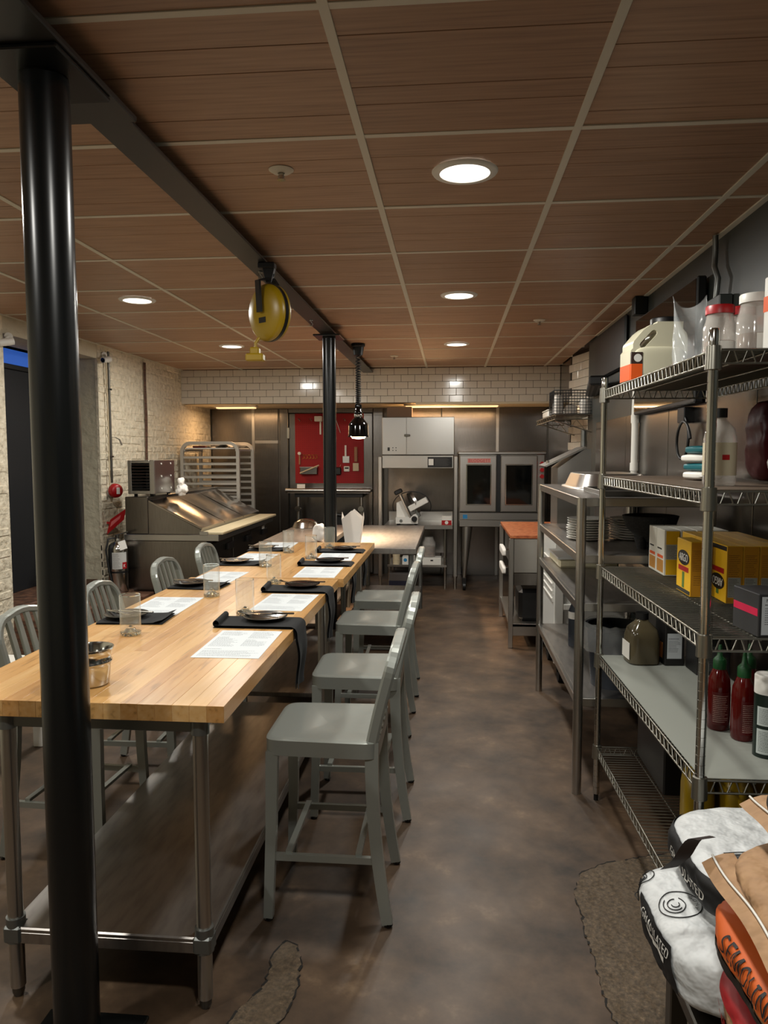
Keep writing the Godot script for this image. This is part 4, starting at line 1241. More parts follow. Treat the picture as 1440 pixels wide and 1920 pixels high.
	var np := part(gb, "nutrition_panel", Geo.new().quad(V(-0.052, 0.006, 0.0706), V(0.055, 0.006, 0.0706), V(0.055, 0.108, 0.0706), V(-0.052, 0.108, 0.0706), Vector3.BACK), picture("nutrition", print_sheet(200, 220, Color(0.68, 0.7, 0.71), Color(0.12, 0.12, 0.13), [[0.08, 0.92, 0.2, 0.24, 30, 5], [0.08, 0.92, 0.3, 0.75, 13, 3]], 8)))
	letters(np, "Nutrition Facts", 0.009, Transform3D(Basis(), V(0.0, 0.098, 0.0706)), M.black)
	# ---- fourth shelf
	var y3: float = RY[3] + 0.0055
	var oj := thing("oil_jug", "clear oil jug with black cap at the far end of the fourth shelf", "jug", V(0.8, y3, -3.17), 5.0)
	part(oj, "body", ringed([[0, 0, 0], [0.06, 0.06, 0], [0.065, 0.065, 0.008], [0.065, 0.065, 0.11], [0.055, 0.055, 0.145], [0.025, 0.025, 0.175], [0.022, 0.022, 0.185]], 0.55), mat("oil", Color(0.3, 0.27, 0.2), 0.15))
	part(oj, "cap", Geo.new().cyl(V(0, 0.183, 0), V(0, 0.21, 0), 0.026, -1, 20), M.black)
	part(oj, "label", Geo.new().bb(V(-0.066, 0.02, -0.045), V(-0.0645, 0.09, 0.045)), M.white)
	var pc := thing("food_carton", "black food carton with an amber picture on the fourth shelf", "carton", V(0.905, y3, -3.175), 4.0)
	part(pc, "box", Geo.new().bb(V(-0.028, 0, -0.06), V(0.05, 0.19, 0.06), 0.002), mat("dark_box", Color(0.05, 0.045, 0.045), 0.5))
	part(pc, "amber_picture", Geo.new().bb(V(-0.0286, 0.025, -0.04), V(-0.0279, 0.09, 0.03)), mat("amber", Color(0.62, 0.36, 0.13), 0.5))
	part(pc, "facts_panel", Geo.new().quad(V(-0.02, 0.03, 0.0606), V(0.04, 0.03, 0.0606), V(0.04, 0.135, 0.0606), V(-0.02, 0.135, 0.0606), Vector3.BACK), M.nutrition)
	var bk := thing("black_carton", "black carton with fine white print beside the rack post, fourth shelf", "carton", V(1.035, y3, -3.05), 3.0)
	part(bk, "box", Geo.new().bb(V(-0.07, 0, -0.06), V(0.06, 0.165, 0.06), 0.002), M.dark_box)
	part(bk, "fine_print", Geo.new().quad(V(-0.065, 0.01, 0.0606), V(0.055, 0.01, 0.0606), V(0.055, 0.12, 0.0606), V(-0.065, 0.12, 0.0606), Vector3.BACK), picture("black_print", print_sheet(220, 200, Color(0.05, 0.045, 0.045), Color(0.5, 0.5, 0.5), [[0.04, 0.96, 0.05, 0.95, 10, 2]], 18)))
	var logo: Array = []
	for k in 22:
		var a := k * 0.62
		logo.append(V(-0.04 + 0.013 * sin(a * 1.3), 0.095 + 0.0022 * k - 0.01 + 0.006 * cos(a), 0.0612))
	part(bk, "scribble_logo", Geo.new().tube(logo, 0.0012, 5), M.white)
	var sauce := mat("sauce", Color(0.3, 0.025, 0.02), 0.12)
	var green := mat("green_cap", Color(0.0, 0.25, 0.09), 0.4)
	var sl := picture("sauce_print", print_sheet(180, 160, Color(0.3, 0.03, 0.025), Color(0.7, 0.62, 0.58), white_print, 28), 0.4)
	var b0: Node3D
	var nb := ["red sauce bottle with green nozzle right behind the near rack post", "red sauce bottle with green nozzle in the middle of the row, fourth shelf", "red sauce bottle with green nozzle partly behind the white-capped can", "red sauce bottle with green nozzle at the back of the row, fourth shelf"]
	for i in 4:
		var at: Vector3 = [V(0.852, y3, -2.41), V(0.895, y3, -2.325), V(0.962, y3, -2.28), V(0.95, y3, -2.43)][i]
		if i == 0:
			b0 = thing("sauce_bottle", nb[0], "bottle", at, 0.0, "red sauce bottles with green caps")
			part(b0, "body", Geo.new().lathe([Vector2(0, 0.001), Vector2(0.03, 0.0), Vector2(0.034, 0.006), Vector2(0.035, 0.05), Vector2(0.034, 0.13), Vector2(0.032, 0.16), Vector2(0.022, 0.188), Vector2(0.016, 0.2), Vector2(0, 0.2)], 28), sauce)
			part(b0, "cap", Geo.new().lathe([Vector2(0.02, 0.194), Vector2(0.02, 0.222), Vector2(0.016, 0.228), Vector2(0.009, 0.236), Vector2(0.005, 0.268), Vector2(0.004, 0.27), Vector2(0, 0.27)], 20), green)
			part(b0, "printed_label", Geo.new().surf(func(u: float, v: float) -> Vector3:
				var a := lerpf(2.5, 0.9, u)
				return V(cos(a) * 0.0356, lerpf(0.125, 0.02, v), sin(a) * 0.0356), 14, 1, true), sl)
		else:
			copy(b0, nb[i], at, i * 25.0)
	var cn := thing("spray_can", "white-capped dark green can with fine printed label, fourth shelf", "can", V(0.912, y3, -2.2))
	part(cn, "body", Geo.new().cyl(V(0, 0, 0), V(0, 0.185, 0), 0.0335, -1, 32), mat("can_green", Color(0.02, 0.1, 0.07), 0.4))
	part(cn, "cap", Geo.new().lathe([Vector2(0.034, 0.185), Vector2(0.034, 0.235), Vector2(0.031, 0.24), Vector2(0, 0.24)], 32), M.white)
	for q in [[0.012, 0.085, 41], [0.095, 0.15, 42]]:
		part(cn, "printed_label", Geo.new().surf(func(u: float, v: float) -> Vector3:
			var a := lerpf(2.7, 0.5, u)
			return V(cos(a) * 0.0341, lerpf(q[1], q[0], v), sin(a) * 0.0341), 16, 1, true), picture("can_print_%d" % q[2], print_sheet(180, 140, Color(0.72, 0.75, 0.74), Color(0.25, 0.27, 0.27), white_print, q[2])))
	# ---- lowest shelf: yellow jugs
	var y4: float = RY[4] + 0.004
	var yj0: Node3D
	var yl := ["yellow plastic oil jug on the lowest rack shelf, leftmost of the row", "yellow plastic oil jug in the middle of the row, lowest rack shelf", "yellow plastic oil jug on the right of the row, lowest rack shelf"]
	for i in 3:
		var at := V(0.825 + 0.105 * i, y4, -2.5 + 0.04 * i)
		if i == 0:
			yj0 = thing("yellow_jug", yl[0], "jug", at, 80.0, "yellow plastic jugs")
			part(yj0, "body", ringed([[0, 0, 0], [0.07, 0.046, 0], [0.075, 0.049, 0.01], [0.075, 0.049, 0.17], [0.06, 0.045, 0.215], [0.03, 0.03, 0.235], [0.022, 0.022, 0.25], [0.0, 0.0, 0.25]], 0.5), M.yellow)
			part(yj0, "handle", Geo.new().tube([V(-0.025, 0.235, 0), V(-0.05, 0.255, 0), V(-0.075, 0.24, 0), V(-0.078, 0.2, 0), V(-0.07, 0.165, 0)], 0.013, 10), M.yellow)
			part(yj0, "cap", Geo.new().cyl(V(0, 0.248, 0), V(0, 0.272, 0), 0.024, -1, 18), M.yellow)
		else:
			copy(yj0, yl[i], at, 80.0 + i * 8.0)
	var dk := thing("black_box", "black storage box at the back of the lowest rack shelf", "box", V(0.95, y4, -3.0))
	part(dk, "box", Geo.new().bb(V(-0.15, 0, -0.2), V(0.14, 0.26, 0.2), 0.006), M.black)
	part(dk, "lid", Geo.new().bb(V(-0.155, 0.26, -0.205), V(0.145, 0.285, 0.205), 0.006), M.black)

func starch_boxes(y: float) -> void:
	var yel := mat("carton_yellow", Color(0.85, 0.66, 0.05), 0.5)
	var yel2 := mat("carton_gold", Color(0.72, 0.5, 0.03), 0.5)
	var grn := mat("corn_green", Color(0.3, 0.42, 0.15), 0.6)
	var back := picture("carton_back", print_sheet(120, 300, Color(0.72, 0.5, 0.03), Color(0.4, 0.25, 0.02), [[0.12, 0.88, 0.15, 0.55, 10, 3], [0.2, 0.8, 0.62, 0.8, 12, 3]], 71))
	var facts := picture("carton_facts", print_sheet(100, 140, Color(0.6, 0.61, 0.58), Color(0.2, 0.2, 0.2), [[0.08, 0.92, 0.08, 0.95, 10, 3]], 72))
	var first: Node3D
	var spots := [[0.832, -2.66, 0.0, "standing alone in front of the others on the third shelf"]]
	for r in 3:
		for c in 4:
			spots.append([0.912 + 0.0515 * c, -2.556 - 0.157 * r, 180.0 if r == 0 else 0.0, "in the %s row of its block, %s from the left" % [["front", "second", "third"][r], ["first", "second", "third", "fourth"][c]]])
	for i in spots.size():
		var q: Array = spots[i]
		var lb := "yellow cornstarch carton " + str(q[3])
		if i == 0:
			first = thing("starch_carton", lb, "carton", V(q[0], y, q[1]), 0.0, "yellow cornstarch cartons")
			part(first, "box", Geo.new().bb(V(-0.025, 0, -0.0775), V(0.025, 0.187, 0.0775), 0.0015), yel)
			for s in [-1.0, 1.0]:
				var up: float = s
				var fx := Transform3D(Basis(V(0, 0, -s), V(0, 1, 0), V(s, 0, 0)), V(s * 0.0252, 0, 0))
				part(first, "black_oval", Geo.new().lathe([Vector2(0.0, 0.0008), Vector2(0.062, 0.0008), Vector2(0.062, 0)], 32, Transform3D(Basis(V(0, 0, 1), V(s, 0, 0), V(0, 0.42, 0)), V(s * 0.0252, 0.125 if up < 0 else 0.062, 0))), M.black)
				letters(first, "ARGO", 0.026, fx * Transform3D(Basis(Vector3.BACK, 0.0 if up < 0 else PI), V(0, 0.125 if up < 0 else 0.062, 0.001)), M.white)
				part(first, "red_banner", Geo.new().bb(V(s * 0.0252, 0.078 if up < 0 else 0.093, -0.055), V(s * 0.0259, 0.095 if up < 0 else 0.11, 0.055)), M.red)
				part(first, "corn_stalk", Geo.new().bb(V(s * 0.0252, 0.02, -0.012), V(s * 0.0256, 0.075, 0.012)), grn)
				part(first, "black_band", Geo.new().bb(V(s * 0.0252, 0.004 if up < 0 else 0.17, -0.075), V(s * 0.0257, 0.017 if up < 0 else 0.184, 0.075)), M.black)
				part(first, "side_print", Geo.new().quad(V(-0.024 * s, 0.002, s * 0.0778), V(0.024 * s, 0.002, s * 0.0778), V(0.024 * s, 0.185, s * 0.0778), V(-0.024 * s, 0.185, s * 0.0778), V(0, 0, s)), back)
				if up < 0:
					part(first, "facts_panel", Geo.new().quad(V(0.02, 0.02, s * 0.0782), V(-0.02, 0.02, s * 0.0782), V(-0.02, 0.085, s * 0.0782), V(0.02, 0.085, s * 0.0782), V(0, 0, s)), facts)
		else:
			copy(first, lb, V(q[0], y, q[1]), q[2])
	# white and yellow sugar cartons behind
	var sug0: Node3D
	var pal := mat("sugar_white", Color(0.82, 0.81, 0.76), 0.55)
	for r in 2:
		for c in 4:
			var at := V(0.872 + 0.062 * c, y, -3.085 - 0.116 * r)
			var lb := "white and yellow sugar carton, %s from the left in the %s row" % [["first", "second", "third", "fourth"][c], ["front", "back"][r]]
			if sug0 == null:
				sug0 = thing("sugar_carton", lb, "carton", at, 0.0, "white and yellow sugar cartons")
				part(sug0, "box", Geo.new().bb(V(-0.029, 0, -0.056), V(0.029, 0.182, 0.056), 0.0015), pal)
				part(sug0, "yellow_top_panel", Geo.new().bb(V(-0.022, 0.125, 0.0558), V(0.0285, 0.178, 0.0566)), yel)
				part(sug0, "yellow_bottom_panel", Geo.new().bb(V(-0.022, 0.004, 0.0558), V(0.0285, 0.065, 0.0566)), yel)
				part(sug0, "facts_panel", Geo.new().quad(V(-0.022, 0.066, 0.0564), V(0.0285, 0.066, 0.0564), V(0.0285, 0.124, 0.0564), V(-0.022, 0.124, 0.0564), Vector3.BACK), facts)
				part(sug0, "amber_picture", Geo.new().bb(V(-0.0294, 0.01, -0.045), V(-0.0288, 0.06, 0.045)), mat("sugar_amber", Color(0.72, 0.5, 0.2), 0.6))
				part(sug0, "orange_words", Geo.new().bb(V(-0.0296, 0.066, -0.04), V(-0.0288, 0.078, 0.04)), M.orange_print)
				part(sug0, "black_swoosh", Geo.new().bb(V(-0.0296, 0.1, -0.04), V(-0.0289, 0.106, 0.02)), M.black)
			else:
				copy(sug0, lb, at)

# ---------------------------------------------------------------- soft goods
# closed, stuffed shape: rounded box with half sizes s, power p (higher is boxier), crumpled by c
func pillow(s: Vector3, p: float, c: float, sd: int, seg := 28) -> Geo:
	var nz := sack_noise(sd)
	return Geo.new().surf(func(u: float, v: float) -> Vector3: return pillow_at(s, p, c, nz, u, v), seg, seg * 2, false)

func sack_noise(sd: int) -> FastNoiseLite:
	var nz := FastNoiseLite.new()
	nz.seed = sd
	nz.frequency = 1.0
	nz.fractal_octaves = 3
	nz.noise_type = FastNoiseLite.TYPE_SIMPLEX_SMOOTH
	return nz

func crumple(at: Vector3, c: float, nz: FastNoiseLite) -> float:
	var f := 5.0
	var r := 1.0 - absf(nz.get_noise_3d(at.x * 9.0 + 20.0, at.y * 14.0, at.z * 9.0)) * 2.0
	return c * (nz.get_noise_3d(at.x * f + 3.0, at.y * f * 1.7, at.z * f) * 1.6 - 0.45 * r * r)

func pillow_at(s: Vector3, p: float, c: float, nz: FastNoiseLite, u: float, v: float) -> Vector3:
	var la := (u - 0.5) * PI
	var lo := v * TAU
	var d := V(cos(la) * cos(lo), sin(la), cos(la) * sin(lo))
	# even out the grid over a flat shape
	d = V(d.x * s.x, d.y * s.y * 1.4, d.z * s.z).normalized()
	var q := V(absf(d.x) / s.x, absf(d.y) / s.y, absf(d.z) / s.z)
	var r := 1.0 / pow(pow(q.x, p) + pow(q.y, p) + pow(q.z, p), 1.0 / p)
	var at := d * r
	return at * (1.0 + crumple(at, c, nz) / at.length())

# a point on a stuffed shape: face "end" looks to -x (p = height, q = along z), face "top" looks up (p = x, q = z)
func on_sack(t: Node3D, face: String, p: float, q: float, lift: float) -> Vector3:
	var s: Vector3 = shapes[t].s
	var e: float = shapes[t].p
	var at: Vector3
	if face == "end":
		at = V(0, clampf(p, -s.y * 0.97, s.y * 0.97), clampf(q, -s.z * 0.97, s.z * 0.97))
		at.x = -s.x * pow(maxf(0.0, 1.0 - pow(absf(at.y) / s.y, e) - pow(absf(at.z) / s.z, e)), 1.0 / e)
	else:
		at = V(clampf(p, -s.x * 0.97, s.x * 0.97), 0, clampf(q, -s.z * 0.97, s.z * 0.97))
		at.y = s.y * pow(maxf(0.0, 1.0 - pow(absf(at.x) / s.x, e) - pow(absf(at.z) / s.z, e)), 1.0 / e)
	return at * (1.0 + (crumple(at, shapes[t].c, shapes[t].nz) + lift) / at.length()) + V(s.x, s.y, 0)

# ink printed on a sack: the rectangle p0..p1, q0..q1 of a face
func ink_patch(t: Node3D, called: String, face: String, p0: float, p1: float, q0: float, q1: float, m: Material, lift := 0.004, skew := 0.0) -> void:
	part(t, called, Geo.new().surf(func(u: float, v: float) -> Vector3: return on_sack(t, face, lerpf(p0, p1, u), lerpf(q0, q1, v) + skew * u, lift), 14, 40), m)

# splits a flat triangle until it is small, then lays it on the sack
func lay_tri(g: Geo, place: Callable, a: Vector3, b: Vector3, c: Vector3, most: float, out: Vector3, left: int) -> void:
	var ab := a.distance_to(b)
	var bc := b.distance_to(c)
	var ca := c.distance_to(a)
	var l := maxf(ab, maxf(bc, ca))
	if l <= most or left == 0:
		g.flat3(place.call(a), place.call(b), place.call(c), out)
	elif l == ab:
		var m := (a + b) * 0.5
		lay_tri(g, place, a, m, c, most, out, left - 1)
		lay_tri(g, place, m, b, c, most, out, left - 1)
	elif l == bc:
		var m := (b + c) * 0.5
		lay_tri(g, place, a, b, m, most, out, left - 1)
		lay_tri(g, place, a, m, c, most, out, left - 1)
	else:
		var m := (c + a) * 0.5
		lay_tri(g, place, a, b, m, most, out, left - 1)
		lay_tri(g, place, m, b, c, most, out, left - 1)

# words printed on a sack end (reading towards the camera) or top, bent to its surface
func ink_words(t: Node3D, words: String, h: float, face: String, p: float, q: float, m: Material, turn := 0.0, wide := 1.0) -> void:
	var tm := TextMesh.new()
	tm.text = words
	tm.font = sans
	tm.font_size = 48
	tm.pixel_size = h / (0.72 * 48.0)
	tm.depth = 0.0
	tm.curve_step = 3.0
	var a := tm.get_mesh_arrays()
	var vs: PackedVector3Array = a[Mesh.ARRAY_VERTEX]
	var ids: PackedInt32Array = a[Mesh.ARRAY_INDEX]
	var g := Geo.new()
	var place := func(c: Vector3) -> Vector3:
		var k := Vector2(c.x * wide, c.y).rotated(turn)
		if face == "end":
			return on_sack(t, "end", p + k.y, q + k.x, 0.0075)
		return on_sack(t, "top", p + k.x, q - k.y, 0.006)
	for i in range(0, ids.size(), 3):
		lay_tri(g, place, vs[ids[i]], vs[ids[i + 1]], vs[ids[i + 2]], h * 0.25, V(-1, 0.2, 0) if face == "end" else Vector3.UP, 5)
	part(t, "lettering", g, m)

var shapes := {}

# a stuffed sack: its end faces -x at local x = 0; half sizes s
func sack(label: String, at: Vector3, turn: float, s: Vector3, m: Material, sd: int, seam := "end", p := 4.5) -> Node3D:
	var t := thing("food_sack", label, "sack", at, turn, "stacked sacks of flour and sugar")
	var nz := sack_noise(sd)
	var c := 0.012 if seam == "end" else 0.0065
	shapes[t] = {"s": s, "p": p, "c": c, "nz": nz}
	part(t, "bag", Geo.new().surf(func(u: float, v: float) -> Vector3: return pillow_at(s, p, c, nz, u, v), 56, 120), m, V(s.x, s.y, 0))
	if seam == "end":
		var flap := Geo.new().surf(func(u: float, v: float) -> Vector3:
			return V(0.035 - 0.055 * u, s.y * 1.25 + 0.012 * sin(v * 7.0 + sd) - 0.022 * u * u, lerpf(-s.z * 0.94, s.z * 0.94, v)), 3, 20)
		part(t, "sewn_flap", flap, m)
		var st: Array = []
		for k in 21:
			var v := k / 20.0
			st.append(V(-0.002, s.y * 1.25 + 0.012 * sin(v * 7.0 + sd) - 0.006, lerpf(-s.z * 0.94, s.z * 0.94, v)))
		part(t, "stitching", Geo.new().tube(st, 0.0022, 5), M.white)
	return t

func sacks() -> void:
	var white := mat("white_sack", Color(1, 1, 1), 0.5)
	tri_tex(white, noise_tex(0.03, [Color(0.68, 0.69, 0.69), Color(0.78, 0.79, 0.79), Color(0.82, 0.83, 0.83)], 256, 4), V(2, 2, 2))
	var kraft := mat("kraft", Color(1, 1, 1), 0.7)
	tri_tex(kraft, noise_tex(0.04, [Color(0.52, 0.4, 0.28), Color(0.62, 0.48, 0.34), Color(0.67, 0.53, 0.38)], 256, 4), V(2, 2, 2))
	var wr := noise_tex(0.012, [], 512, 4, FastNoiseLite.TYPE_SIMPLEX_SMOOTH, 91, 14.0)
	for m in [white, kraft]:
		bump(m, wr, 0.7)
	var ink := mat("ink", Color(0.05, 0.05, 0.055), 0.6)
	var orange := mat("orange_ink", Color(0.76, 0.34, 0.09), 0.6)
	var redi := mat("red_ink", Color(0.55, 0.05, 0.07), 0.6)
	var brown := mat("brown_tape", Color(0.13, 0.075, 0.055), 0.55)
	# low stand the sacks lie on
	var d := thing("low_stand", "low dark metal stand under the stacked sacks", "stand", V(0.5, 0, -1.74))
	part(d, "top", Geo.new().bb(V(-0.02, 0.385, 0.0), V(0.6, 0.42, 0.95), 0.004), M.steel_dark)
	for x in [0.03, 0.55]:
		for z in [0.04, 0.9]:
			part(d, "leg", Geo.new().bb(V(x - 0.02, 0, z - 0.02), V(x + 0.02, 0.385, z + 0.02), 0.003), M.steel_dark)
	# far pile: two white sugar sacks
	var s1 := sack("white sugar sack with a black slanted print panel, overhanging the aisle", V(0.43, 0.428, -1.565), 3.0, V(0.3, 0.078, 0.2), white, 11, "none", 4.0)
	ink_patch(s1, "black_panel", "end", -0.04, 0.04, -0.06, 0.13, ink, 0.004, -0.03)
	ink_words(s1, "GRANULATED", 0.019, "end", 0.022, 0.025, M.white, 0.0, 0.95)
	ink_patch(s1, "white_line", "end", -0.008, 0.004, -0.03, 0.08, M.white, 0.0058)
	emblem(s1, 0.045, -0.24, -0.0, ink)
	emblem(s1, 0.026, -0.27, -0.13, ink)
	var s2 := sack("white sugar sack with a black end band lying on the other white sack", V(0.5, 0.586, -1.6), 2.0, V(0.29, 0.06, 0.19), white, 12, "none", 4.0)
	ink_patch(s2, "black_band", "end", -0.04, 0.035, -0.16, 0.16, ink)
	ink_words(s2, "GRANULATED", 0.022, "end", -0.005, 0.02, M.white)
	bar_code(s2, -0.17, 0.09, ink)
	# near pile, bottom to top
	var s0 := sack("kraft sack with a red triangle at the bottom of the near pile", V(0.47, 0.428, -1.09), 0.0, V(0.3, 0.055, 0.23), kraft, 20, "none", 5.0)
	for k in 6:
		ink_patch(s0, "red_triangle", "end", -0.035 + 0.011 * k, -0.023 + 0.011 * k, -0.14 + 0.01 * k, -0.02 - 0.01 * k, redi)
	var s3 := sack("kraft sack with red stripe and red numbers under the orange one", V(0.462, 0.544, -1.1), 1.0, V(0.3, 0.055, 0.235), kraft, 21, "none", 5.0)
	ink_patch(s3, "red_stripe", "end", 0.015, 0.045, -0.18, 0.2, redi)
	ink_words(s3, "5017", 0.04, "end", -0.018, -0.1, redi)
	var s4 := sack("kraft sack with an orange panel reading SEMOLINA on its end", V(0.455, 0.658, -1.12), 0.0, V(0.3, 0.05, 0.24), kraft, 22, "none", 5.0)
	ink_patch(s4, "orange_panel", "end", -0.002, 0.045, -0.19, 0.22, orange)
	ink_patch(s4, "dark_panel", "end", -0.042, -0.008, -0.185, 0.2, mat("dark_ink", Color(0.12, 0.09, 0.07), 0.6))
	ink_words(s4, "SEMOLINA", 0.028, "end", 0.021, -0.005, ink, 0.0, 0.95)
	ink_words(s4, "M", 0.028, "end", 0.021, 0.135, ink)
	var s5 := sack("kraft sack with sewn end and a dark brown torn tape, above the orange one", V(0.47, 0.762, -1.13), -2.0, V(0.3, 0.046, 0.235), kraft, 23)
	part(s5, "brown_tape", Geo.new().surf(func(u: float, v: float) -> Vector3:
		var w := (v - 0.5) * 0.036
		return V(-0.012 - 0.052 * u + w, 0.07 + 0.018 * sin(minf(u * 5.0, PI)) - 0.088 * u, -0.222 - 0.05 * u - w * 0.4), 12, 3), brown)
	bar_code(s5, -0.14, -0.12, ink)
	var s6 := sack("topmost kraft sack with dark sewn edge and a black arrow, right edge", V(0.535, 0.858, -1.17), -4.0, V(0.28, 0.05, 0.22), kraft, 24)
	ink_patch(s6, "dark_edge_tape", "end", -0.035, 0.036, -0.2, 0.2, mat("edge_tape", Color(0.09, 0.085, 0.08), 0.7))
	ink_patch(s6, "black_arrow", "top", -0.19, -0.15, -0.16, -0.1, ink)
	ink_patch(s6, "black_arrow", "top", -0.15, -0.12, -0.15, -0.11, ink)
	ink_words(s6, "OPEN", 0.018, "top", -0.16, -0.07, ink, -0.4)

func bar_code(t: Node3D, x: float, z: float, ink: Material) -> void:
	var r := RandomNumberGenerator.new()
	r.seed = 9
	for q in [[-0.05, 0.05, -0.04, -0.037], [-0.05, 0.05, 0.037, 0.04], [-0.05, -0.047, -0.04, 0.04], [0.047, 0.05, -0.04, 0.04]]:
		ink_patch(t, "black_frame", "top", x + q[0], x + q[1], z + q[2], z + q[3], ink)
	var g := Geo.new()
	var k := -0.032
	while k < 0.03:
		var w := r.randf_range(0.001, 0.0035)
		g.surf(func(u: float, v: float) -> Vector3: return on_sack(t, "top", x + lerpf(-0.04, 0.03, u), z + k + w * v, 0.004), 8, 1)
		k += w + r.randf_range(0.001, 0.003)
	part(t, "bar_code", g, ink).set_meta("kind", "stuff")

# round shell emblem with a word, printed on the upper edge of a sack
func emblem(t: Node3D, r: float, x: float, z: float, ink: Material) -> void:
	var at := func(a: float, b: float) -> Vector3: return on_sack(t, "top", x - b * 0.9, z + a, 0.003)
	var ring: Array = []
	for k in 36:
		ring.append(at.call(cos(TAU * k / 36) * r, sin(TAU * k / 36) * r))
	part(t, "emblem_ring", Geo.new().tube(ring, 0.0011, 5, true), ink)
	for q in [[0.62, -2.4, 2.4], [0.42, -0.8, 3.4], [0.22, -2.0, 1.6]]:
		var w: Array = []
		for k in 19:
			var a := lerpf(q[1], q[2], k / 18.0)
			w.append(at.call(cos(a) * r * q[0], (sin(a) * 0.8 + 0.2) * r * q[0] + r * 0.12))
		part(t, "shell_mark", Geo.new().tube(w, 0.0011, 5), ink)
	for i in 4:
		var a := -PI / 2 - 0.55 + 0.37 * i
		ink_words(t, "MONA"[i], r * 0.2, "top", x - sin(a) * r * 0.8 * 0.9, z + cos(a) * r * 0.8, ink, -PI / 2 + a + PI / 2)


# ---------------------------------------------------------------- left wall
func left_side() -> void:
	# prep refrigerator with sloping lids along the brick wall
	var t := thing("prep_fridge", "long stainless prep fridge with sloping lid and cutting board along brick wall", "fridge", V(0, 0, 0))
	var x0 := -2.78
	var x1 := -2.07
	var z0 := -6.15
	var z1 := -8.08
	part(t, "cabinet", Geo.new().bb(V(x0, 0.1, z1), V(x1, 0.79, z0), 0.004), M.steel_wall)
	part(t, "top_rail", Geo.new().bb(V(x0 - 0.01, 0.79, z1), V(-1.96, 0.845, z0 + 0.015), 0.004), M.steel)
	part(t, "cutting_board", Geo.new().bb(V(-2.115, 0.846, z1), V(-1.925, 0.868, z0 + 0.005), 0.004), mat("cream_board", Color(0.8, 0.74, 0.6), 0.5))
	part(t, "board_bracket", Geo.new().bb(V(-2.125, 0.84, z0 + 0.005), V(-2.05, 0.872, z0 + 0.02), 0.003), M.steel)
	part(t, "back_housing", Geo.new().bb(V(x0, 0.846, z1), V(-2.58, 1.165, z0), 0.005), M.steel_wall)
	var prof := PackedVector2Array([Vector2(-2.578, 0.847), Vector2(-2.12, 0.847), Vector2(-2.12, 0.885), Vector2(-2.578, 1.12)])
	part(t, "lid_housing", Geo.new().prism(prof, z0 - z1 - 0.02, Transform3D(Basis(), V(0, 0, z1 + 0.01))), M.steel_wall)
	for k in 3:
		var za := z0 - 0.012 - k * 0.642
		var zb := za - 0.63
		var lid := Geo.new().surf(func(u: float, v: float) -> Vector3:
			return V(lerpf(-2.585, -2.112, u), lerpf(1.14, 0.9, u) + 0.006 * sin(v * 8.0 + u * 2.0 + k) * sin(u * PI), lerpf(za, zb, v)), 16, 24, true)
		part(t, "lid", lid.quad(V(-2.585, 1.14, za), V(-2.112, 0.9, za), V(-2.112, 0.885, za), V(-2.585, 1.122, za), Vector3.BACK).quad(V(-2.112, 0.9, za), V(-2.112, 0.9, zb), V(-2.112, 0.885, zb), V(-2.112, 0.885, za), Vector3.RIGHT), M.lid_steel)
	for k in 3:
		var dz := z0 - 0.03 - k * 0.635
		var d := part(t, "door", Geo.new().bb(V(x1, 0.14, dz - 0.61), V(x1 + 0.035, 0.76, dz), 0.006), M.steel_wall)
		part(d, "handle", Geo.new().bb(V(x1 + 0.035, 0.66, dz - 0.58), V(x1 + 0.06, 0.72, dz - 0.4), 0.005), M.black)
	part(t, "maker_plate", Geo.new().bb(V(x1 + 0.035, 0.68, z1 + 0.1), V(x1 + 0.037, 0.75, z1 + 0.2)), M.white)
	for x in [x0 + 0.08, x1 - 0.08]:
		for z in [z0 - 0.1, z1 + 0.1]:
			part(t, "caster", Geo.new().cyl(V(x - 0.018, 0.05, z), V(x + 0.018, 0.05, z), 0.05, -1, 18).bb(V(x - 0.025, 0.06, z - 0.02), V(x + 0.025, 0.1, z + 0.02)), M.rubber)
	# compressor housing standing on it
	var c := thing("compressor_box", "boxy steel cooling unit with a dark slotted grille on the prep fridge", "cooling unit", V(-2.66, 1.165, -6.45))
	# hollow case: the grille opens into a real cavity with a finned coil at the back
	part(c, "case", Geo.new().bb(V(-0.118, 0.02, -0.24), V(-0.112, 0.31, 0.22), 0.002).bb(V(0.112, 0.02, -0.24), V(0.118, 0.31, 0.22), 0.002).bb(V(-0.112, 0.02, -0.24), V(0.112, 0.026, 0.22), 0.002).bb(V(-0.112, 0.304, -0.24), V(0.112, 0.31, 0.22), 0.002).bb(V(-0.112, 0.026, -0.24), V(0.112, 0.304, -0.234), 0.002), M.steel)
	part(c, "finned_coil", Geo.new().bb(V(-0.1, 0.04, -0.14), V(0.1, 0.29, -0.1), 0.004), M.black)
	part(c, "grille_frame", Geo.new().bb(V(-0.118, 0.02, 0.22), V(-0.085, 0.31, 0.235), 0.003).bb(V(0.075, 0.02, 0.22), V(0.118, 0.31, 0.235), 0.003).bb(V(-0.085, 0.02, 0.22), V(0.075, 0.05, 0.235), 0.003).bb(V(-0.085, 0.285, 0.22), V(0.075, 0.31, 0.235), 0.003), M.steel)
	for k in 9:
		part(c, "grille_slat", Geo.new().box(V(-0.005, 0.065 + 0.026 * k, 0.229), V(0.158, 0.003, 0.012), 0.0, Basis(Vector3.RIGHT, 0.5)), M.steel)
	for k in 4:
		part(c, "foot", Geo.new().cyl(V(-0.08 + 0.16 * (k % 2), 0, -0.18 + 0.34 * (k / 2)), V(-0.08 + 0.16 * (k % 2), 0.02, -0.18 + 0.34 * (k / 2)), 0.015, -1, 12), M.black)
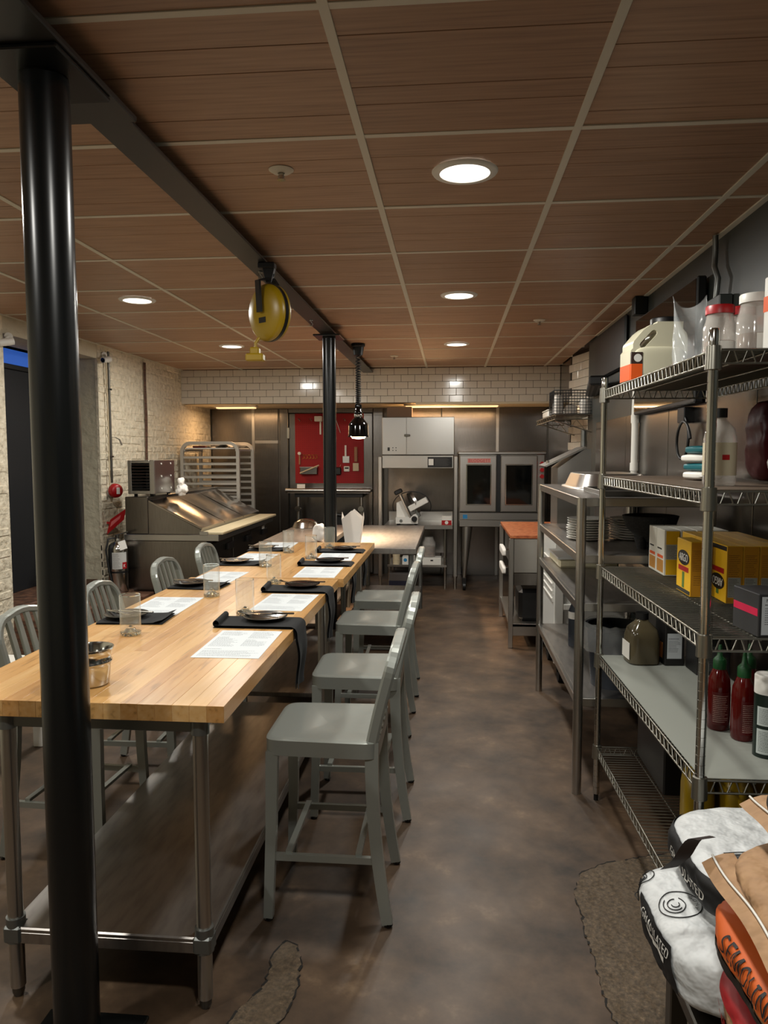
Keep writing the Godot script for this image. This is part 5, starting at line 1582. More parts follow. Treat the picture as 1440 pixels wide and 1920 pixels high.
	for k in 6:
		part(c, "screw", Geo.new().cyl(V(0.118, 0.06 + 0.11 * (k / 2), -0.15 + 0.22 * (k % 2)), V(0.121, 0.06 + 0.11 * (k / 2), -0.15 + 0.22 * (k % 2)), 0.008, -1, 10), M.white)
	var tw := thing("kitchen_towel", "crumpled white towel on the fridge beside the cooling unit", "towel", V(-2.42, 1.141, -6.62))
	part(tw, "cloth", pillow(V(0.04, 0.085, 0.06), 2.4, 0.03, 33), M.paper_towel, V(-0.05, 0.09, -0.05))
	# extinguisher
	var e := thing("fire_extinguisher", "silver kitchen fire extinguisher standing on the brown ledge", "extinguisher", V(-2.8, 0.37, -6.03), 20.0)
	part(e, "tank", Geo.new().lathe([Vector2(0, 0), Vector2(0.078, 0), Vector2(0.08, 0.006), Vector2(0.08, 0.36), Vector2(0.074, 0.395), Vector2(0.05, 0.42), Vector2(0.025, 0.432), Vector2(0.022, 0.45), Vector2(0, 0.45)], 36), M.chrome)
	part(e, "valve", Geo.new().cyl(V(0, 0.445, 0), V(0, 0.48, 0), 0.016, -1, 14).box(V(0.03, 0.49, 0), V(0.11, 0.012, 0.02), 0.003, Basis(Vector3.BACK, 0.25)), M.steel_dark)
	part(e, "hose", Geo.new().tube([V(-0.02, 0.455, 0), V(-0.07, 0.45, 0.03), V(-0.09, 0.36, 0.04), V(-0.07, 0.2, 0.06), V(-0.04, 0.06, 0.075)], 0.008, 8), M.black)
	part(e, "strap", Geo.new().cyl(V(0, 0.165, 0), V(0, 0.18, 0), 0.0815, -1, 36, false), M.black)
	var lb := part(e, "label", Geo.new().surf(func(u: float, v: float) -> Vector3:
		var a := lerpf(2.1, 0.5, u)
		return V(cos(a) * 0.0806, lerpf(0.34, 0.2, v), sin(a) * 0.0806), 14, 1, true), picture("ext_label", print_sheet(200, 160, Color(0.72, 0.72, 0.7), Color(0.35, 0.35, 0.35), [[0.06, 0.55, 0.08, 0.95, 9, 3]], 55)))
	part(lb, "red_square", Geo.new().surf(func(u: float, v: float) -> Vector3:
		var a := lerpf(1.05, 0.5, u)
		return V(cos(a) * 0.0812, lerpf(0.255, 0.2, v), sin(a) * 0.0812), 6, 1, true), M.red)
	letters(lb, "K", 0.026, Transform3D(Basis(Vector3.UP, PI / 2 - 0.85), V(cos(0.85) * 0.0818, 0.225, sin(0.85) * 0.0818)), M.white)
	part(e, "inspection_tag", Geo.new().box(V(0.045, 0.4, 0.07), V(0.06, 0.08, 0.001), 0.0, Basis(Vector3.BACK, 0.3) * Basis(Vector3.RIGHT, -0.5)), M.white)
	var sg := thing("red_sign", "small red tilted sign mounted on the brick wall above the extinguisher", "sign", V(-2.99, 0.925, -6.42))
	part(sg, "panel", Geo.new().prism(PackedVector2Array([Vector2(-0.09, -0.12), Vector2(-0.05, 0.02), Vector2(0.1, 0.12), Vector2(0.075, 0.02)]), 0.004), M.red)
	part(sg, "white_mark", Geo.new().prism(PackedVector2Array([Vector2(-0.055, -0.05), Vector2(-0.04, 0.0), Vector2(0.05, 0.062), Vector2(0.04, 0.03)]), 0.001, Transform3D(Basis(), V(0, 0, 0.0042))), mat("sign_pink", Color(0.8, 0.4, 0.4), 0.5))
	part(sg, "arm", Geo.new().bb(V(-0.09, -0.02, 0.0), V(-0.03, 0.0, 0.003)), M.red)
	var al := thing("fire_alarm", "round red fire alarm horn on the brick wall under the conduit", "alarm", V(XL + 0.012, 1.2, -6.52), 55.0)
	part(al, "back_box", Geo.new().cyl(V(0, 0, 0), V(0, 0, 0.05), 0.06, -1, 24), M.white)
	part(al, "horn", Geo.new().lathe([Vector2(0.06, 0.0), Vector2(0.066, 0.01), Vector2(0.06, 0.045), Vector2(0.04, 0.06), Vector2(0, 0.062)], 28, Transform3D(Basis(Vector3.RIGHT, PI / 2), V(0, 0, 0.045))), M.red)
	part(al, "strobe", Geo.new().bb(V(-0.015, -0.03, 0.1), V(0.015, 0.03, 0.118), 0.004), M.white)
	var c1 := thing("wall_conduit", "thin steel conduit running down the brick wall to the fire alarm", "conduit", V(XL + 0.026, 0, -6.5))
	part(c1, "pipe", Geo.new().tube([V(0, 1.27, 0), V(0, 1.9, 0), V(0, 2.44, 0)], 0.011, 10), M.steel_dark)
	part(c1, "cable", Geo.new().tube([V(0.002, 1.22, 0.05), V(0.003, 1.8, 0.045), V(0.002, 2.44, 0.05)], 0.006, 8), M.cream)
	for y in [1.5, 2.1]:
		part(c1, "strap", Geo.new().bb(V(-0.012, y, -0.03), V(0.013, y + 0.015, 0.03), 0.002), M.steel_dark)
	var c2 := thing("cable_bundle", "pair of tan cables hanging down the brick wall behind the cooling unit", "cable", V(XL + 0.02, 0, -7.32))
	part(c2, "cable", Geo.new().tube([V(0, 1.2, 0), V(0.002, 1.55, 0.01), V(0, 1.9, -0.012), V(0.004, 2.2, 0.012), V(0, 2.44, 0)], 0.009, 8), M.ledge)
	part(c2, "cable", Geo.new().tube([V(0, 1.2, 0.03), V(0.002, 1.55, 0.03), V(0, 1.9, 0.02), V(0.004, 2.2, 0.035), V(0, 2.44, 0.028)], 0.007, 8), M.ledge)
	var k1 := thing("security_camera", "small white bullet camera on the brick wall corner above conduit", "camera", V(XL + 0.03, 2.4, -6.42), -30.0)
	security_camera(k1)
	var k2 := thing("security_camera", "small white bullet camera under the ceiling at the far left", "camera", V(XL + 0.03, 2.34, -4.98), -60.0)
	security_camera(k2)
	var cs := thing("plastic_strip", "curved grey plastic strip sticking out beside the conduit on the brick wall", "strip", V(XL + 0.02, 1.66, -6.52))
	part(cs, "strip", Geo.new().bar([V(0.0, 0.02, 0.0), V(0.04, 0.02, 0.0), V(0.08, 0.0, 0.0), V(0.1, -0.05, 0.0)], V(0, 0, 1), 0.03, 0.004), M.galvanized)
	# storage box on the floor by the ledge
	var sc := thing("wooden_box", "brown wooden box at the corner of the ledge below the extinguisher", "box", V(-2.62, 0, -6.0))
	part(sc, "box", Geo.new().bb(V(-0.09, 0.0, -0.1), V(0.1, 0.36, 0.12), 0.006), mat("box_wood", Color(0.36, 0.23, 0.15), 0.7))

func security_camera(t: Node3D) -> void:
	part(t, "bracket", Geo.new().cyl(V(-0.03, 0.0, 0), V(0.0, 0.0, 0), 0.028, -1, 16).tube([V(0, 0, 0), V(0.03, -0.01, 0.01), V(0.045, -0.03, 0.02)], 0.009, 8), M.white)
	part(t, "barrel", Geo.new().cyl(V(0.03, -0.035, -0.03), V(0.06, -0.055, 0.06), 0.026, -1, 18), M.white)
	part(t, "lens", Geo.new().cyl(V(0.06, -0.055, 0.06), V(0.0605, -0.0553, 0.0615), 0.02, -1, 18), M.black_gloss)

# ---------------------------------------------------------------- back of the kitchen
func back_wall() -> void:
	# sheet-pan rack
	var r := thing("sheet_pan_rack", "tall aluminium sheet-pan rack in the far left corner", "rack", V(-2.69, 0, -8.48))
	var hw := 0.32
	var hd := 0.31
	for s in [1.0, -1.0]:
		var pts: Array = [V(-hw, 0.1, hd * s), V(-hw, 1.55, hd * s)]
		for k in range(1, 7):
			var a := PI / 2 * k / 6.0
			pts.append(V(-hw + 0.1 * (1 - cos(a)), 1.55 + 0.1 * sin(a), hd * s))
		var back := pts.duplicate()
		back.reverse()
		for p in back:
			pts.append(V(-p.x, p.y, p.z))
		part(r, "end_frame", Geo.new().bar(pts, V(0, 0, 1), 0.038, 0.036), M.aluminium)
		for k in 17:
			part(r, "runner", Geo.new().bb(V(-hw + 0.013, 0.3 + 0.0735 * k, hd * s - 0.025), V(hw - 0.013, 0.327 + 0.0735 * k, hd * s + 0.008), 0.002), M.aluminium)
	for x in [-hw + 0.02, hw - 0.02]:
		for y in [0.14, 1.56]:
			part(r, "cross_bar", Geo.new().bb(V(x - 0.012, y, -hd), V(x + 0.012, y + 0.025, hd), 0.002), M.aluminium)
		for s in [1.0, -1.0]:
			part(r, "caster", Geo.new().cyl(V(x - 0.015, 0.05, hd * s), V(x + 0.015, 0.05, hd * s), 0.05, -1, 18), M.rubber)
	var to := thing("rack_tray", "white tray with loose papers on top of the sheet-pan rack", "tray", V(-2.69, 1.585, -8.48))
	part(to, "tray", Geo.new().bb(V(-0.28, 0, -0.3), V(0.28, 0.012, 0.29), 0.003), M.white)
	var p1 := thing("loose_paper", "curled white paper at the right on top of the sheet-pan rack", "paper", V(-2.69, 1.597, -8.48), 0.0, "loose papers on the rack")
	part(p1, "sheet", Geo.new().surf(func(u: float, v: float) -> Vector3: return V(lerpf(0.02, 0.27, u), 0.002 + 0.04 * absf(sin(u * 4.0)), lerpf(-0.25, 0.2, v)), 12, 4), M.paper_towel)
	var p2 := thing("loose_paper", "flat white paper in the middle on top of the sheet-pan rack", "paper", V(-2.69, 1.597, -8.48), 0.0, "loose papers on the rack")
	part(p2, "sheet", Geo.new().surf(func(u: float, v: float) -> Vector3: return V(lerpf(-0.08, 0.01, u), 0.002 + 0.012 * sin(u * 3.0), lerpf(0.0, 0.26, v)), 6, 4), M.paper_towel)
	var bk := thing("red_book", "small red book on the tray on top of the rack", "book", V(-2.85, 1.598, -8.3), 8.0)
	part(bk, "cover", Geo.new().bb(V(-0.07, 0, -0.05), V(0.07, 0.022, 0.05), 0.002), mat("dull_red", Color(0.42, 0.12, 0.09), 0.6))
	# door of the walk-in cooler with the red pegboard
	var d := struct("door_2")
	part(d, "frame_post", Geo.new().bb(V(-2.17, 0, ZB), V(-2.06, 2.1, ZB + 0.05), 0.006), M.steel_wall)
	part(d, "frame_post", Geo.new().bb(V(-0.98, 0, ZB), V(-0.855, 2.1, ZB + 0.05), 0.006), M.steel_wall)
	part(d, "frame_head", Geo.new().bb(V(-2.06, 2.04, ZB), V(-0.98, 2.1, ZB + 0.05), 0.006), M.steel_wall)
	part(d, "door_leaf", Geo.new().bb(V(-2.05, 0.02, ZB), V(-0.99, 2.035, ZB + 0.03), 0.004), M.steel_wall)
	part(d, "hinge", Geo.new().bb(V(-2.075, 1.72, ZB + 0.03), V(-2.045, 1.86, ZB + 0.06), 0.004), M.chrome)
	var fz := ZB + 0.032
	var px := func(x: float, y: float, z := 0.0) -> Vector3: return V(-1.973 + (x - 554.0) * 0.00678, 2.034 - (y - 776.0) * 0.00675, fz + 0.0135 + z)
	var pg := thing("pegboard", "bright red pegboard hung with tools on the steel cooler door", "pegboard")
	part(pg, "board", Geo.new().bb(V(-1.973, 1.157, fz), V(-1.098, 2.034, fz + 0.012), 0.002), mat("peg_red", Color(0.56, 0.0, 0.03), 0.7))
	var holes := Geo.new()
	for i in 33:
		for j in 33:
			holes.cyl(V(-1.955 + 0.0262 * i, 1.178 + 0.0262 * j, fz + 0.0118), V(-1.955 + 0.0262 * i, 1.178 + 0.0262 * j, fz + 0.0123), 0.003, -1, 6)
	part(pg, "peg_holes", holes, mat("peg_dark", Color(0.2, 0.0, 0.01), 0.8)).set_meta("kind", "stuff")
	for q in [[563, 786], [585, 786], [648, 786]]:
		part(pg, "peg_hook", Geo.new().tube([px.call(q[0] - 3, q[1], 0.0), px.call(q[0], q[1], 0.02), px.call(q[0] + 1, q[1] + 4, 0.02)], 0.005, 6), M.zinc_wire)
	for k in 5:
		part(pg, "wire_hook", Geo.new().tube([px.call(567 + 6 * k, 853), px.call(571 + 6 * k, 853, 0.01), px.call(572 + 6 * k, 859, 0.012), px.call(568 + 6 * k, 860, 0.01)], 0.003, 6), M.brass)
	var tn := mat("tan_wood", Color(0.6, 0.42, 0.3), 0.6)
	tool("meat_mallet", "white headed mallet hanging top centre on the red pegboard", "mallet", [["head", Geo.new().bb(px.call(592, 791), px.call(606, 781, 0.05), 0.006), M.white], ["handle", Geo.new().bb(px.call(601, 815), px.call(604, 791, 0.02), 0.003), M.white]])
	tool("measuring_scoop", "small white scoop hanging at the left edge of the red pegboard", "scoop", [["cup", Geo.new().cyl(px.call(562.5, 850), px.call(562.5, 850, 0.03), 0.02, -1, 18), M.white], ["handle", Geo.new().bb(px.call(561, 871), px.call(564, 853, 0.012), 0.002), tn]])
	tool("wall_tray", "shallow dark metal tray fixed low on the red pegboard", "tray", [["box", Geo.new().bb(px.call(565, 889), px.call(597, 875, 0.07), 0.004), M.steel_dark], ["rim", Geo.new().bb(px.call(564, 876.5), px.call(598, 875, 0.075), 0.002), M.steel]])
	tool("wooden_stick", "thin pale stick lying across the tray on the pegboard", "stick", [["rod", Geo.new().tube([px.call(565, 887, 0.085), px.call(601, 872, 0.085)], 0.008, 8), M.cream]])
	tool("flat_grater", "silver grater with white handle on the right of the red pegboard", "grater", [["handle", Geo.new().bb(px.call(647.5, 856), px.call(651, 835, 0.012), 0.003), M.white], ["plate", Geo.new().bb(px.call(643.5, 868), px.call(656.5, 855, 0.01), 0.003), M.steel]])
	tool("pastry_brush", "tan handled brush hanging at the right of the red pegboard", "brush", [["handle", Geo.new().bb(px.call(665.5, 866), px.call(671.5, 838, 0.015), 0.005), tn], ["bristles", Geo.new().bb(px.call(663, 883), px.call(674, 868, 0.02), 0.003), M.cream]])
	tool("kitchen_timer", "small white timer stuck on the red pegboard", "timer", [["case", Geo.new().bb(px.call(646, 884), px.call(656.5, 874, 0.02), 0.006), M.white], ["display", Geo.new().bb(px.call(648, 879), px.call(655, 876, 0.0205)), M.black]])
	tool("black_clip", "black clamp tool right of the far column on the pegboard", "clamp", [["clamp", Geo.new().bb(px.call(629, 890), px.call(641, 876, 0.04), 0.01), M.black], ["pin", Geo.new().tube([px.call(639, 875, 0.02), px.call(640.5, 871, 0.02)], 0.003, 6), M.chrome]])
	tool("steel_skewer", "thin steel skewer hung on the pegboard beside the column", "skewer", [["rod", Geo.new().tube([px.call(630, 783, 0.01), px.call(640, 812, 0.01)], 0.004, 6), M.chrome]])
	# steel table standing under the pegboard
	var ct := thing("clean_table", "steel table with rolled edge standing under the red pegboard", "table", V(-1.49, 0, -9.15))
	part(ct, "table_top", Geo.new().bb(V(-0.5, 1.05, -0.19), V(0.5, 1.085, 0.2), 0.004), M.steel)
	part(ct, "rolled_edge", Geo.new().cyl(V(-0.52, 1.085, 0.2), V(0.52, 1.085, 0.2), 0.026, -1, 18), M.steel)
	part(ct, "underframe", Geo.new().bb(V(-0.42, 1.0, -0.15), V(0.42, 1.05, 0.15), 0.004), M.black)
	for x in [-0.38, 0.4]:
		part(ct, "leg", Geo.new().cyl(V(x, 0, 0.12), V(x, 1.0, 0.12), 0.02, -1, 14), M.steel)
		part(ct, "valve_knob", Geo.new().cyl(V(x, 0.86, 0.14), V(x, 0.86, 0.19), 0.034, -1, 18).cyl(V(x, 0.86, 0.12), V(x, 0.86, 0.15), 0.028, -1, 14), M.chrome)
	var cd := thing("note_card", "small white card on the left end of the pegboard table", "card", V(-1.85, 1.085, -9.1))
	part(cd, "card", Geo.new().box(V(0, 0.035, 0), V(0.1, 0.07, 0.004), 0.0, Basis(Vector3.RIGHT, -0.2)), M.white)
	var wh := thing("hose_wheel", "black hose wheel standing on the floor behind the column", "wheel", V(-1.33, 0, -8.7))
	var ring: Array = []
	for k in 32:
		ring.append(V(cos(TAU * k / 32) * 0.19, 0.62 + sin(TAU * k / 32) * 0.19, 0))
	part(wh, "rim", Geo.new().tube(ring, 0.025, 10, true), M.black)
	part(wh, "disc", Geo.new().cyl(V(0, 0.62, -0.02), V(0, 0.62, 0.01), 0.18, -1, 32), M.rubber)
	part(wh, "stand", Geo.new().bb(V(-0.16, 0, -0.1), V(0.16, 0.03, 0.1), 0.004).bb(V(-0.03, 0.03, -0.06), V(0.03, 0.62, -0.02), 0.004), M.black)
	# dish machine
	var m := thing("dish_machine", "boxy stainless dish machine with two-panel hood left of the oven", "dishwasher", V(0, 0, -8.4))
	part(m, "hood", Geo.new().bb(V(-0.777, 1.515, -0.85), V(0.031, 1.938, 0), 0.006), M.steel)
	part(m, "hood_panel", Geo.new().bb(V(-0.775, 1.518, 0), V(-0.504, 1.935, 0.008), 0.003), M.steel)
	part(m, "hood_panel", Geo.new().bb(V(-0.5, 1.518, 0), V(0.029, 1.935, 0.008), 0.003), M.steel)
	part(m, "latch", Geo.new().bb(V(-0.53, 1.72, 0.008), V(-0.46, 1.745, 0.022), 0.004).cyl(V(-0.497, 1.732, 0.02), V(-0.497, 1.732, 0.028), 0.014, -1, 14), M.chrome)
	part(m, "control_band", Geo.new().bb(V(-0.777, 1.366, -0.85), V(0.022, 1.51, 0.004), 0.004), M.steel)
	part(m, "maker_plate", Geo.new().bb(V(-0.265, 1.375, 0.004), V(0.01, 1.492, 0.008)), M.black)
	part(m, "notice", Geo.new().quad(V(-0.19, 1.385, 0.0084), V(0.005, 1.385, 0.0084), V(0.005, 1.48, 0.0084), V(-0.19, 1.48, 0.0084), Vector3.BACK), M.black_print)
	part(m, "warning_square", Geo.new().bb(V(-0.255, 1.4, 0.008), V(-0.2, 1.47, 0.0086)), M.white)
	part(m, "display", Geo.new().bb(V(-0.715, 1.56, 0.008), V(-0.69, 1.6, 0.012)), M.black)
	for k in 4:
		part(m, "button", Geo.new().cyl(V(-0.655 + 0.035 * (k % 2), 1.565 + 0.03 * (k / 2), 0.008), V(-0.655 + 0.035 * (k % 2), 1.565 + 0.03 * (k / 2), 0.012), 0.006, -1, 10), M.black)
	part(m, "back_panel", Geo.new().bb(V(-0.777, 0.3, -0.85), V(0.03, 1.366, -0.83), 0.002), M.steel_wall)
	for x in [-0.8, 0.05]:
		var lg := part(m, "corner_post", Geo.new().bb(V(x - 0.022, 0.14, -0.03), V(x + 0.022, 1.5, 0.02), 0.006), M.steel)
		part(lg, "foot", Geo.new().cyl(V(x, 0, -0.005), V(x, 0.14, -0.005), 0.018, -1, 16).cyl(V(x, 0.13, -0.005), V(x, 0.145, -0.005), 0.028, -1, 16), M.chrome)
	var tb := thing("cardboard_box", "brown cardboard box on top of the dish machine", "box", V(-0.58, 1.938, -8.6))
	part(tb, "box", Geo.new().bb(V(-0.15, 0, -0.1), V(0.13, 0.12, 0.1), 0.003), mat("cardboard", Color(0.45, 0.34, 0.25), 0.8))
	# slicer on a small work table under the hood
	var wt := thing("prep_work_table", "small stainless work table carrying the meat slicer", "table", V(0, 0, -8.45))
	part(wt, "table_top", Geo.new().bb(V(-0.755, 0.68, -0.6), V(0.02, 0.725, 0.06), 0.004), M.steel)
	part(wt, "backsplash", Geo.new().bb(V(-0.755, 0.725, -0.6), V(0.02, 0.83, -0.585), 0.002), M.steel)
	for x in [-0.7, -0.065]:
		for z in [-0.55, 0.03]:
			part(wt, "leg", Geo.new().cyl(V(x, 0, z), V(x, 0.68, z), 0.0155, -1, 14), M.chrome)
	part(wt, "under_shelf", Geo.new().bb(V(-0.72, 0.245, -0.58), V(-0.045, 0.27, 0.05), 0.003), M.steel)
	slicer()
	var small := [["red_white_box", "red and white carton beside the slicer", "carton", V(-0.05, 0.725, -8.45), V(0.055, 0.1, 0.05)], ["paper_box", "white flat carton on the shelf under the slicer", "carton", V(-0.22, 0.27, -8.5), V(0.11, 0.08, 0.1)], ["blue_white_box", "white carton with blue mark on the shelf under the slicer", "carton", V(-0.48, 0.27, -8.48), V(0.07, 0.09, 0.08)]]
	for q in small:
		var o := thing(q[0], q[1], q[2], q[3])
		var s: Vector3 = q[4]
		part(o, "box", Geo.new().bb(V(-s.x, 0, -s.z), V(s.x, s.y, s.z), 0.003), M.white)
		if q[0] == "red_white_box":
			part(o, "red_band", Geo.new().bb(V(-s.x - 0.0006, 0.002, -s.z), V(s.x + 0.0006, s.y * 0.55, s.z + 0.0008)), M.red)
			part(o, "round_emblem", Geo.new().cyl(V(0, 0.03, s.z), V(0, 0.03, s.z + 0.0016), 0.02, -1, 18), M.white)
		elif q[0] == "blue_white_box":
			part(o, "blue_mark", Geo.new().cyl(V(-0.035, 0.055, s.z), V(-0.035, 0.055, s.z + 0.001), 0.02, -1, 18), mat("sky", Color(0.15, 0.5, 0.7), 0.5))
		else:
			part(o, "dark_mark", Geo.new().bb(V(-0.01, 0.045, s.z), V(0.02, 0.06, s.z + 0.001)), M.black)
	var jr := thing("glass_jar", "tall clear jar of snacks on the shelf under the slicer", "jar", V(-0.25, 0.35, -8.52))
	part(jr, "body", Geo.new().lathe([Vector2(0, 0), Vector2(0.07, 0), Vector2(0.075, 0.02), Vector2(0.075, 0.16), Vector2(0.05, 0.21), Vector2(0.05, 0.23), Vector2(0, 0.23)], 28), M.clear)
	part(jr, "contents", Geo.new().cyl(V(0, 0.004, 0), V(0, 0.12, 0), 0.066, -1, 24), M.ledge)
	for k in 4:
		var cup := thing("paper_cup", ["lowest", "second", "third", "topmost"][k] + " beige paper cup of the stack under the slicer", "cup", V(-0.62, 0.27 + 0.0545 * k, -8.45), 0.0, "beige paper cups under the slicer")
		part(cup, "cup", Geo.new().lathe([Vector2(0, 0), Vector2(0.036, 0), Vector2(0.042, 0.05), Vector2(0.044, 0.05), Vector2(0.044, 0.054), Vector2(0, 0.054)], 20), M.cream)
	var fb := thing("blue_floor_box", "open box with blue print on the floor under the work table", "box", V(-0.58, 0.0, -8.5))
	part(fb, "box", Geo.new().bb(V(-0.12, 0, -0.12), V(0.12, 0.17, 0.12), 0.004), mat("grey_card", Color(0.3, 0.28, 0.27), 0.7))
	part(fb, "blue_band", Geo.new().bb(V(-0.121, 0.02, 0.1195), V(0.121, 0.09, 0.1212)), mat("blue_print", Color(0.06, 0.07, 0.16), 0.6))
	oven()

func tool(called: String, label: String, category: String, parts: Array) -> void:
	var t := thing(called, label, category)
	for q in parts:
		part(t, q[0], q[1], q[2])

func slicer() -> void:
	var t := thing("meat_slicer", "white meat slicer with slanted carriage on the work table", "slicer", V(-0.47, 0.725, -8.44))
	var base := PackedVector2Array([Vector2(-0.15, 0.02), Vector2(0.1, 0.02), Vector2(0.1, 0.1), Vector2(0.075, 0.13), Vector2(0.045, 0.12), Vector2(0.03, 0.1), Vector2(-0.15, 0.09)])
	part(t, "base", Geo.new().prism(base, 0.24, Transform3D(Basis(), V(0, 0, -0.14))), M.white)
	part(t, "rubber_feet", Geo.new().bb(V(-0.14, 0, -0.12), V(-0.11, 0.02, 0.08)).bb(V(0.06, 0, -0.12), V(0.09, 0.02, 0.08)), M.black)
	part(t, "motor_tower", Geo.new().prism(PackedVector2Array([Vector2(-0.145, 0.09), Vector2(0.0, 0.09), Vector2(-0.085, 0.275), Vector2(-0.145, 0.25)]), 0.16, Transform3D(Basis(), V(0, 0, -0.12))), M.white)
	part(t, "blade_disc", Geo.new().cyl(V(0.03, 0.24, -0.02), V(0.06, 0.255, -0.03), 0.13, -1, 32), M.steel)
	part(t, "gauge_plate", Geo.new().box(V(-0.045, 0.22, 0.03), V(0.018, 0.28, 0.16), 0.003, Basis(Vector3.BACK, 0.43)), M.steel)
	part(t, "carriage", Geo.new().box(V(0.1, 0.235, 0.03), V(0.23, 0.065, 0.14), 0.006, Basis(Vector3.BACK, 0.5)), M.white)
	part(t, "carriage_arm", Geo.new().box(V(0.085, 0.15, 0.0), V(0.04, 0.13, 0.05), 0.006, Basis(Vector3.BACK, 0.4)), M.galvanized)
	part(t, "top_handle", Geo.new().box(V(-0.125, 0.375, 0.03), V(0.095, 0.05, 0.06), 0.01, Basis(Vector3.BACK, 0.45)), M.black)
	part(t, "dial", Geo.new().cyl(V(0.06, 0.075, 0.1), V(0.06, 0.075, 0.125), 0.032, -1, 24), M.black)
	part(t, "badge", Geo.new().cyl(V(-0.09, 0.05, 0.1), V(-0.09, 0.05, 0.102), 0.018, -1, 18), M.galvanized)
	var cord: Array = []
	for k in 26:
		var a := lerpf(-0.35, 3.5, k / 25.0)
		cord.append(V(0.02 + cos(a) * 0.22, 0.2 + sin(a) * 0.17, -0.13))
	part(t, "power_cord", Geo.new().tube(cord, 0.006, 6), M.black)

func oven() -> void:
	var t := thing("convection_oven", "stainless double-door convection oven on tapered legs", "oven", V(0, 0, -8.29))
	part(t, "body", Geo.new().bb(V(0.085, 0.88, -1.0), V(1.02, 1.52, -0.03), 0.006), M.steel)
	part(t, "top_cap", Geo.new().bb(V(0.075, 1.52, -1.0), V(1.03, 1.55, 0.01), 0.006), M.steel)
	part(t, "base", Geo.new().bb(V(0.09, 0.72, -1.0), V(1.02, 0.794, 0), 0.005), M.steel)
	part(t, "base_panel", Geo.new().bb(V(0.09, 0.799, -1.0), V(1.02, 0.878, 0), 0.005), M.steel)
	part(t, "centre_gap", Geo.new().bb(V(0.495, 0.885, -0.03), V(0.54, 1.515, -0.012)), M.black)
	var glass := mat("oven_glass", Color(0.015, 0.02, 0.02), 0.06)
	for q in [[0.09, 0.494, 0.174, 0.428], [0.541, 0.937, 0.6, 0.875]]:
		var d := part(t, "door", Geo.new().bb(V(q[0], 0.888, -0.03), V(q[1], 1.508, 0.012), 0.008), M.steel)
		part(d, "window_frame", Geo.new().bb(V(q[2] - 0.012, 0.962, 0.012), V(q[3] + 0.012, 1.412, 0.02), 0.005), M.chrome)
		part(d, "window", Geo.new().bb(V(q[2], 0.974, 0.02), V(q[3], 1.4, 0.022)), glass)
		if q[0] < 0.2:
			part(d, "name_plate", Geo.new().bb(V(0.178, 1.428, 0.012), V(0.43, 1.475, 0.016), 0.002), mat("plate_pink", Color(0.75, 0.5, 0.46), 0.4))
			letters(d, "BLODGETT", 0.034, Transform3D(Basis(), V(0.304, 1.4515, 0.0165)), M.red, 1.05)
	part(t, "energy_sticker", Geo.new().bb(V(0.13, 0.81, 0.0), V(0.18, 0.855, 0.0015)), mat("sticker", Color(0.1, 0.45, 0.65), 0.5))
	for k in 3:
		part(t, "red_knob", Geo.new().cyl(V(0.985, 1.28 + 0.07 * k, -0.03), V(0.985, 1.28 + 0.07 * k, 0.03), 0.022, -1, 16), M.red)
	for x in [0.15, 0.95]:
		for z in [-0.06, -0.9]:
			var l := part(t, "leg", Geo.new().cyl(V(x, 0.14, z), V(x + (0.03 if x < 0.5 else -0.03), 0.72, z), 0.02, 0.06, 14), M.steel)
			part(l, "caster", Geo.new().cyl(V(x - 0.015, 0.045, z + 0.01), V(x + 0.015, 0.045, z + 0.01), 0.045, -1, 18).bb(V(x - 0.024, 0.05, z - 0.015), V(x + 0.024, 0.14, z + 0.02), 0.004), M.black)

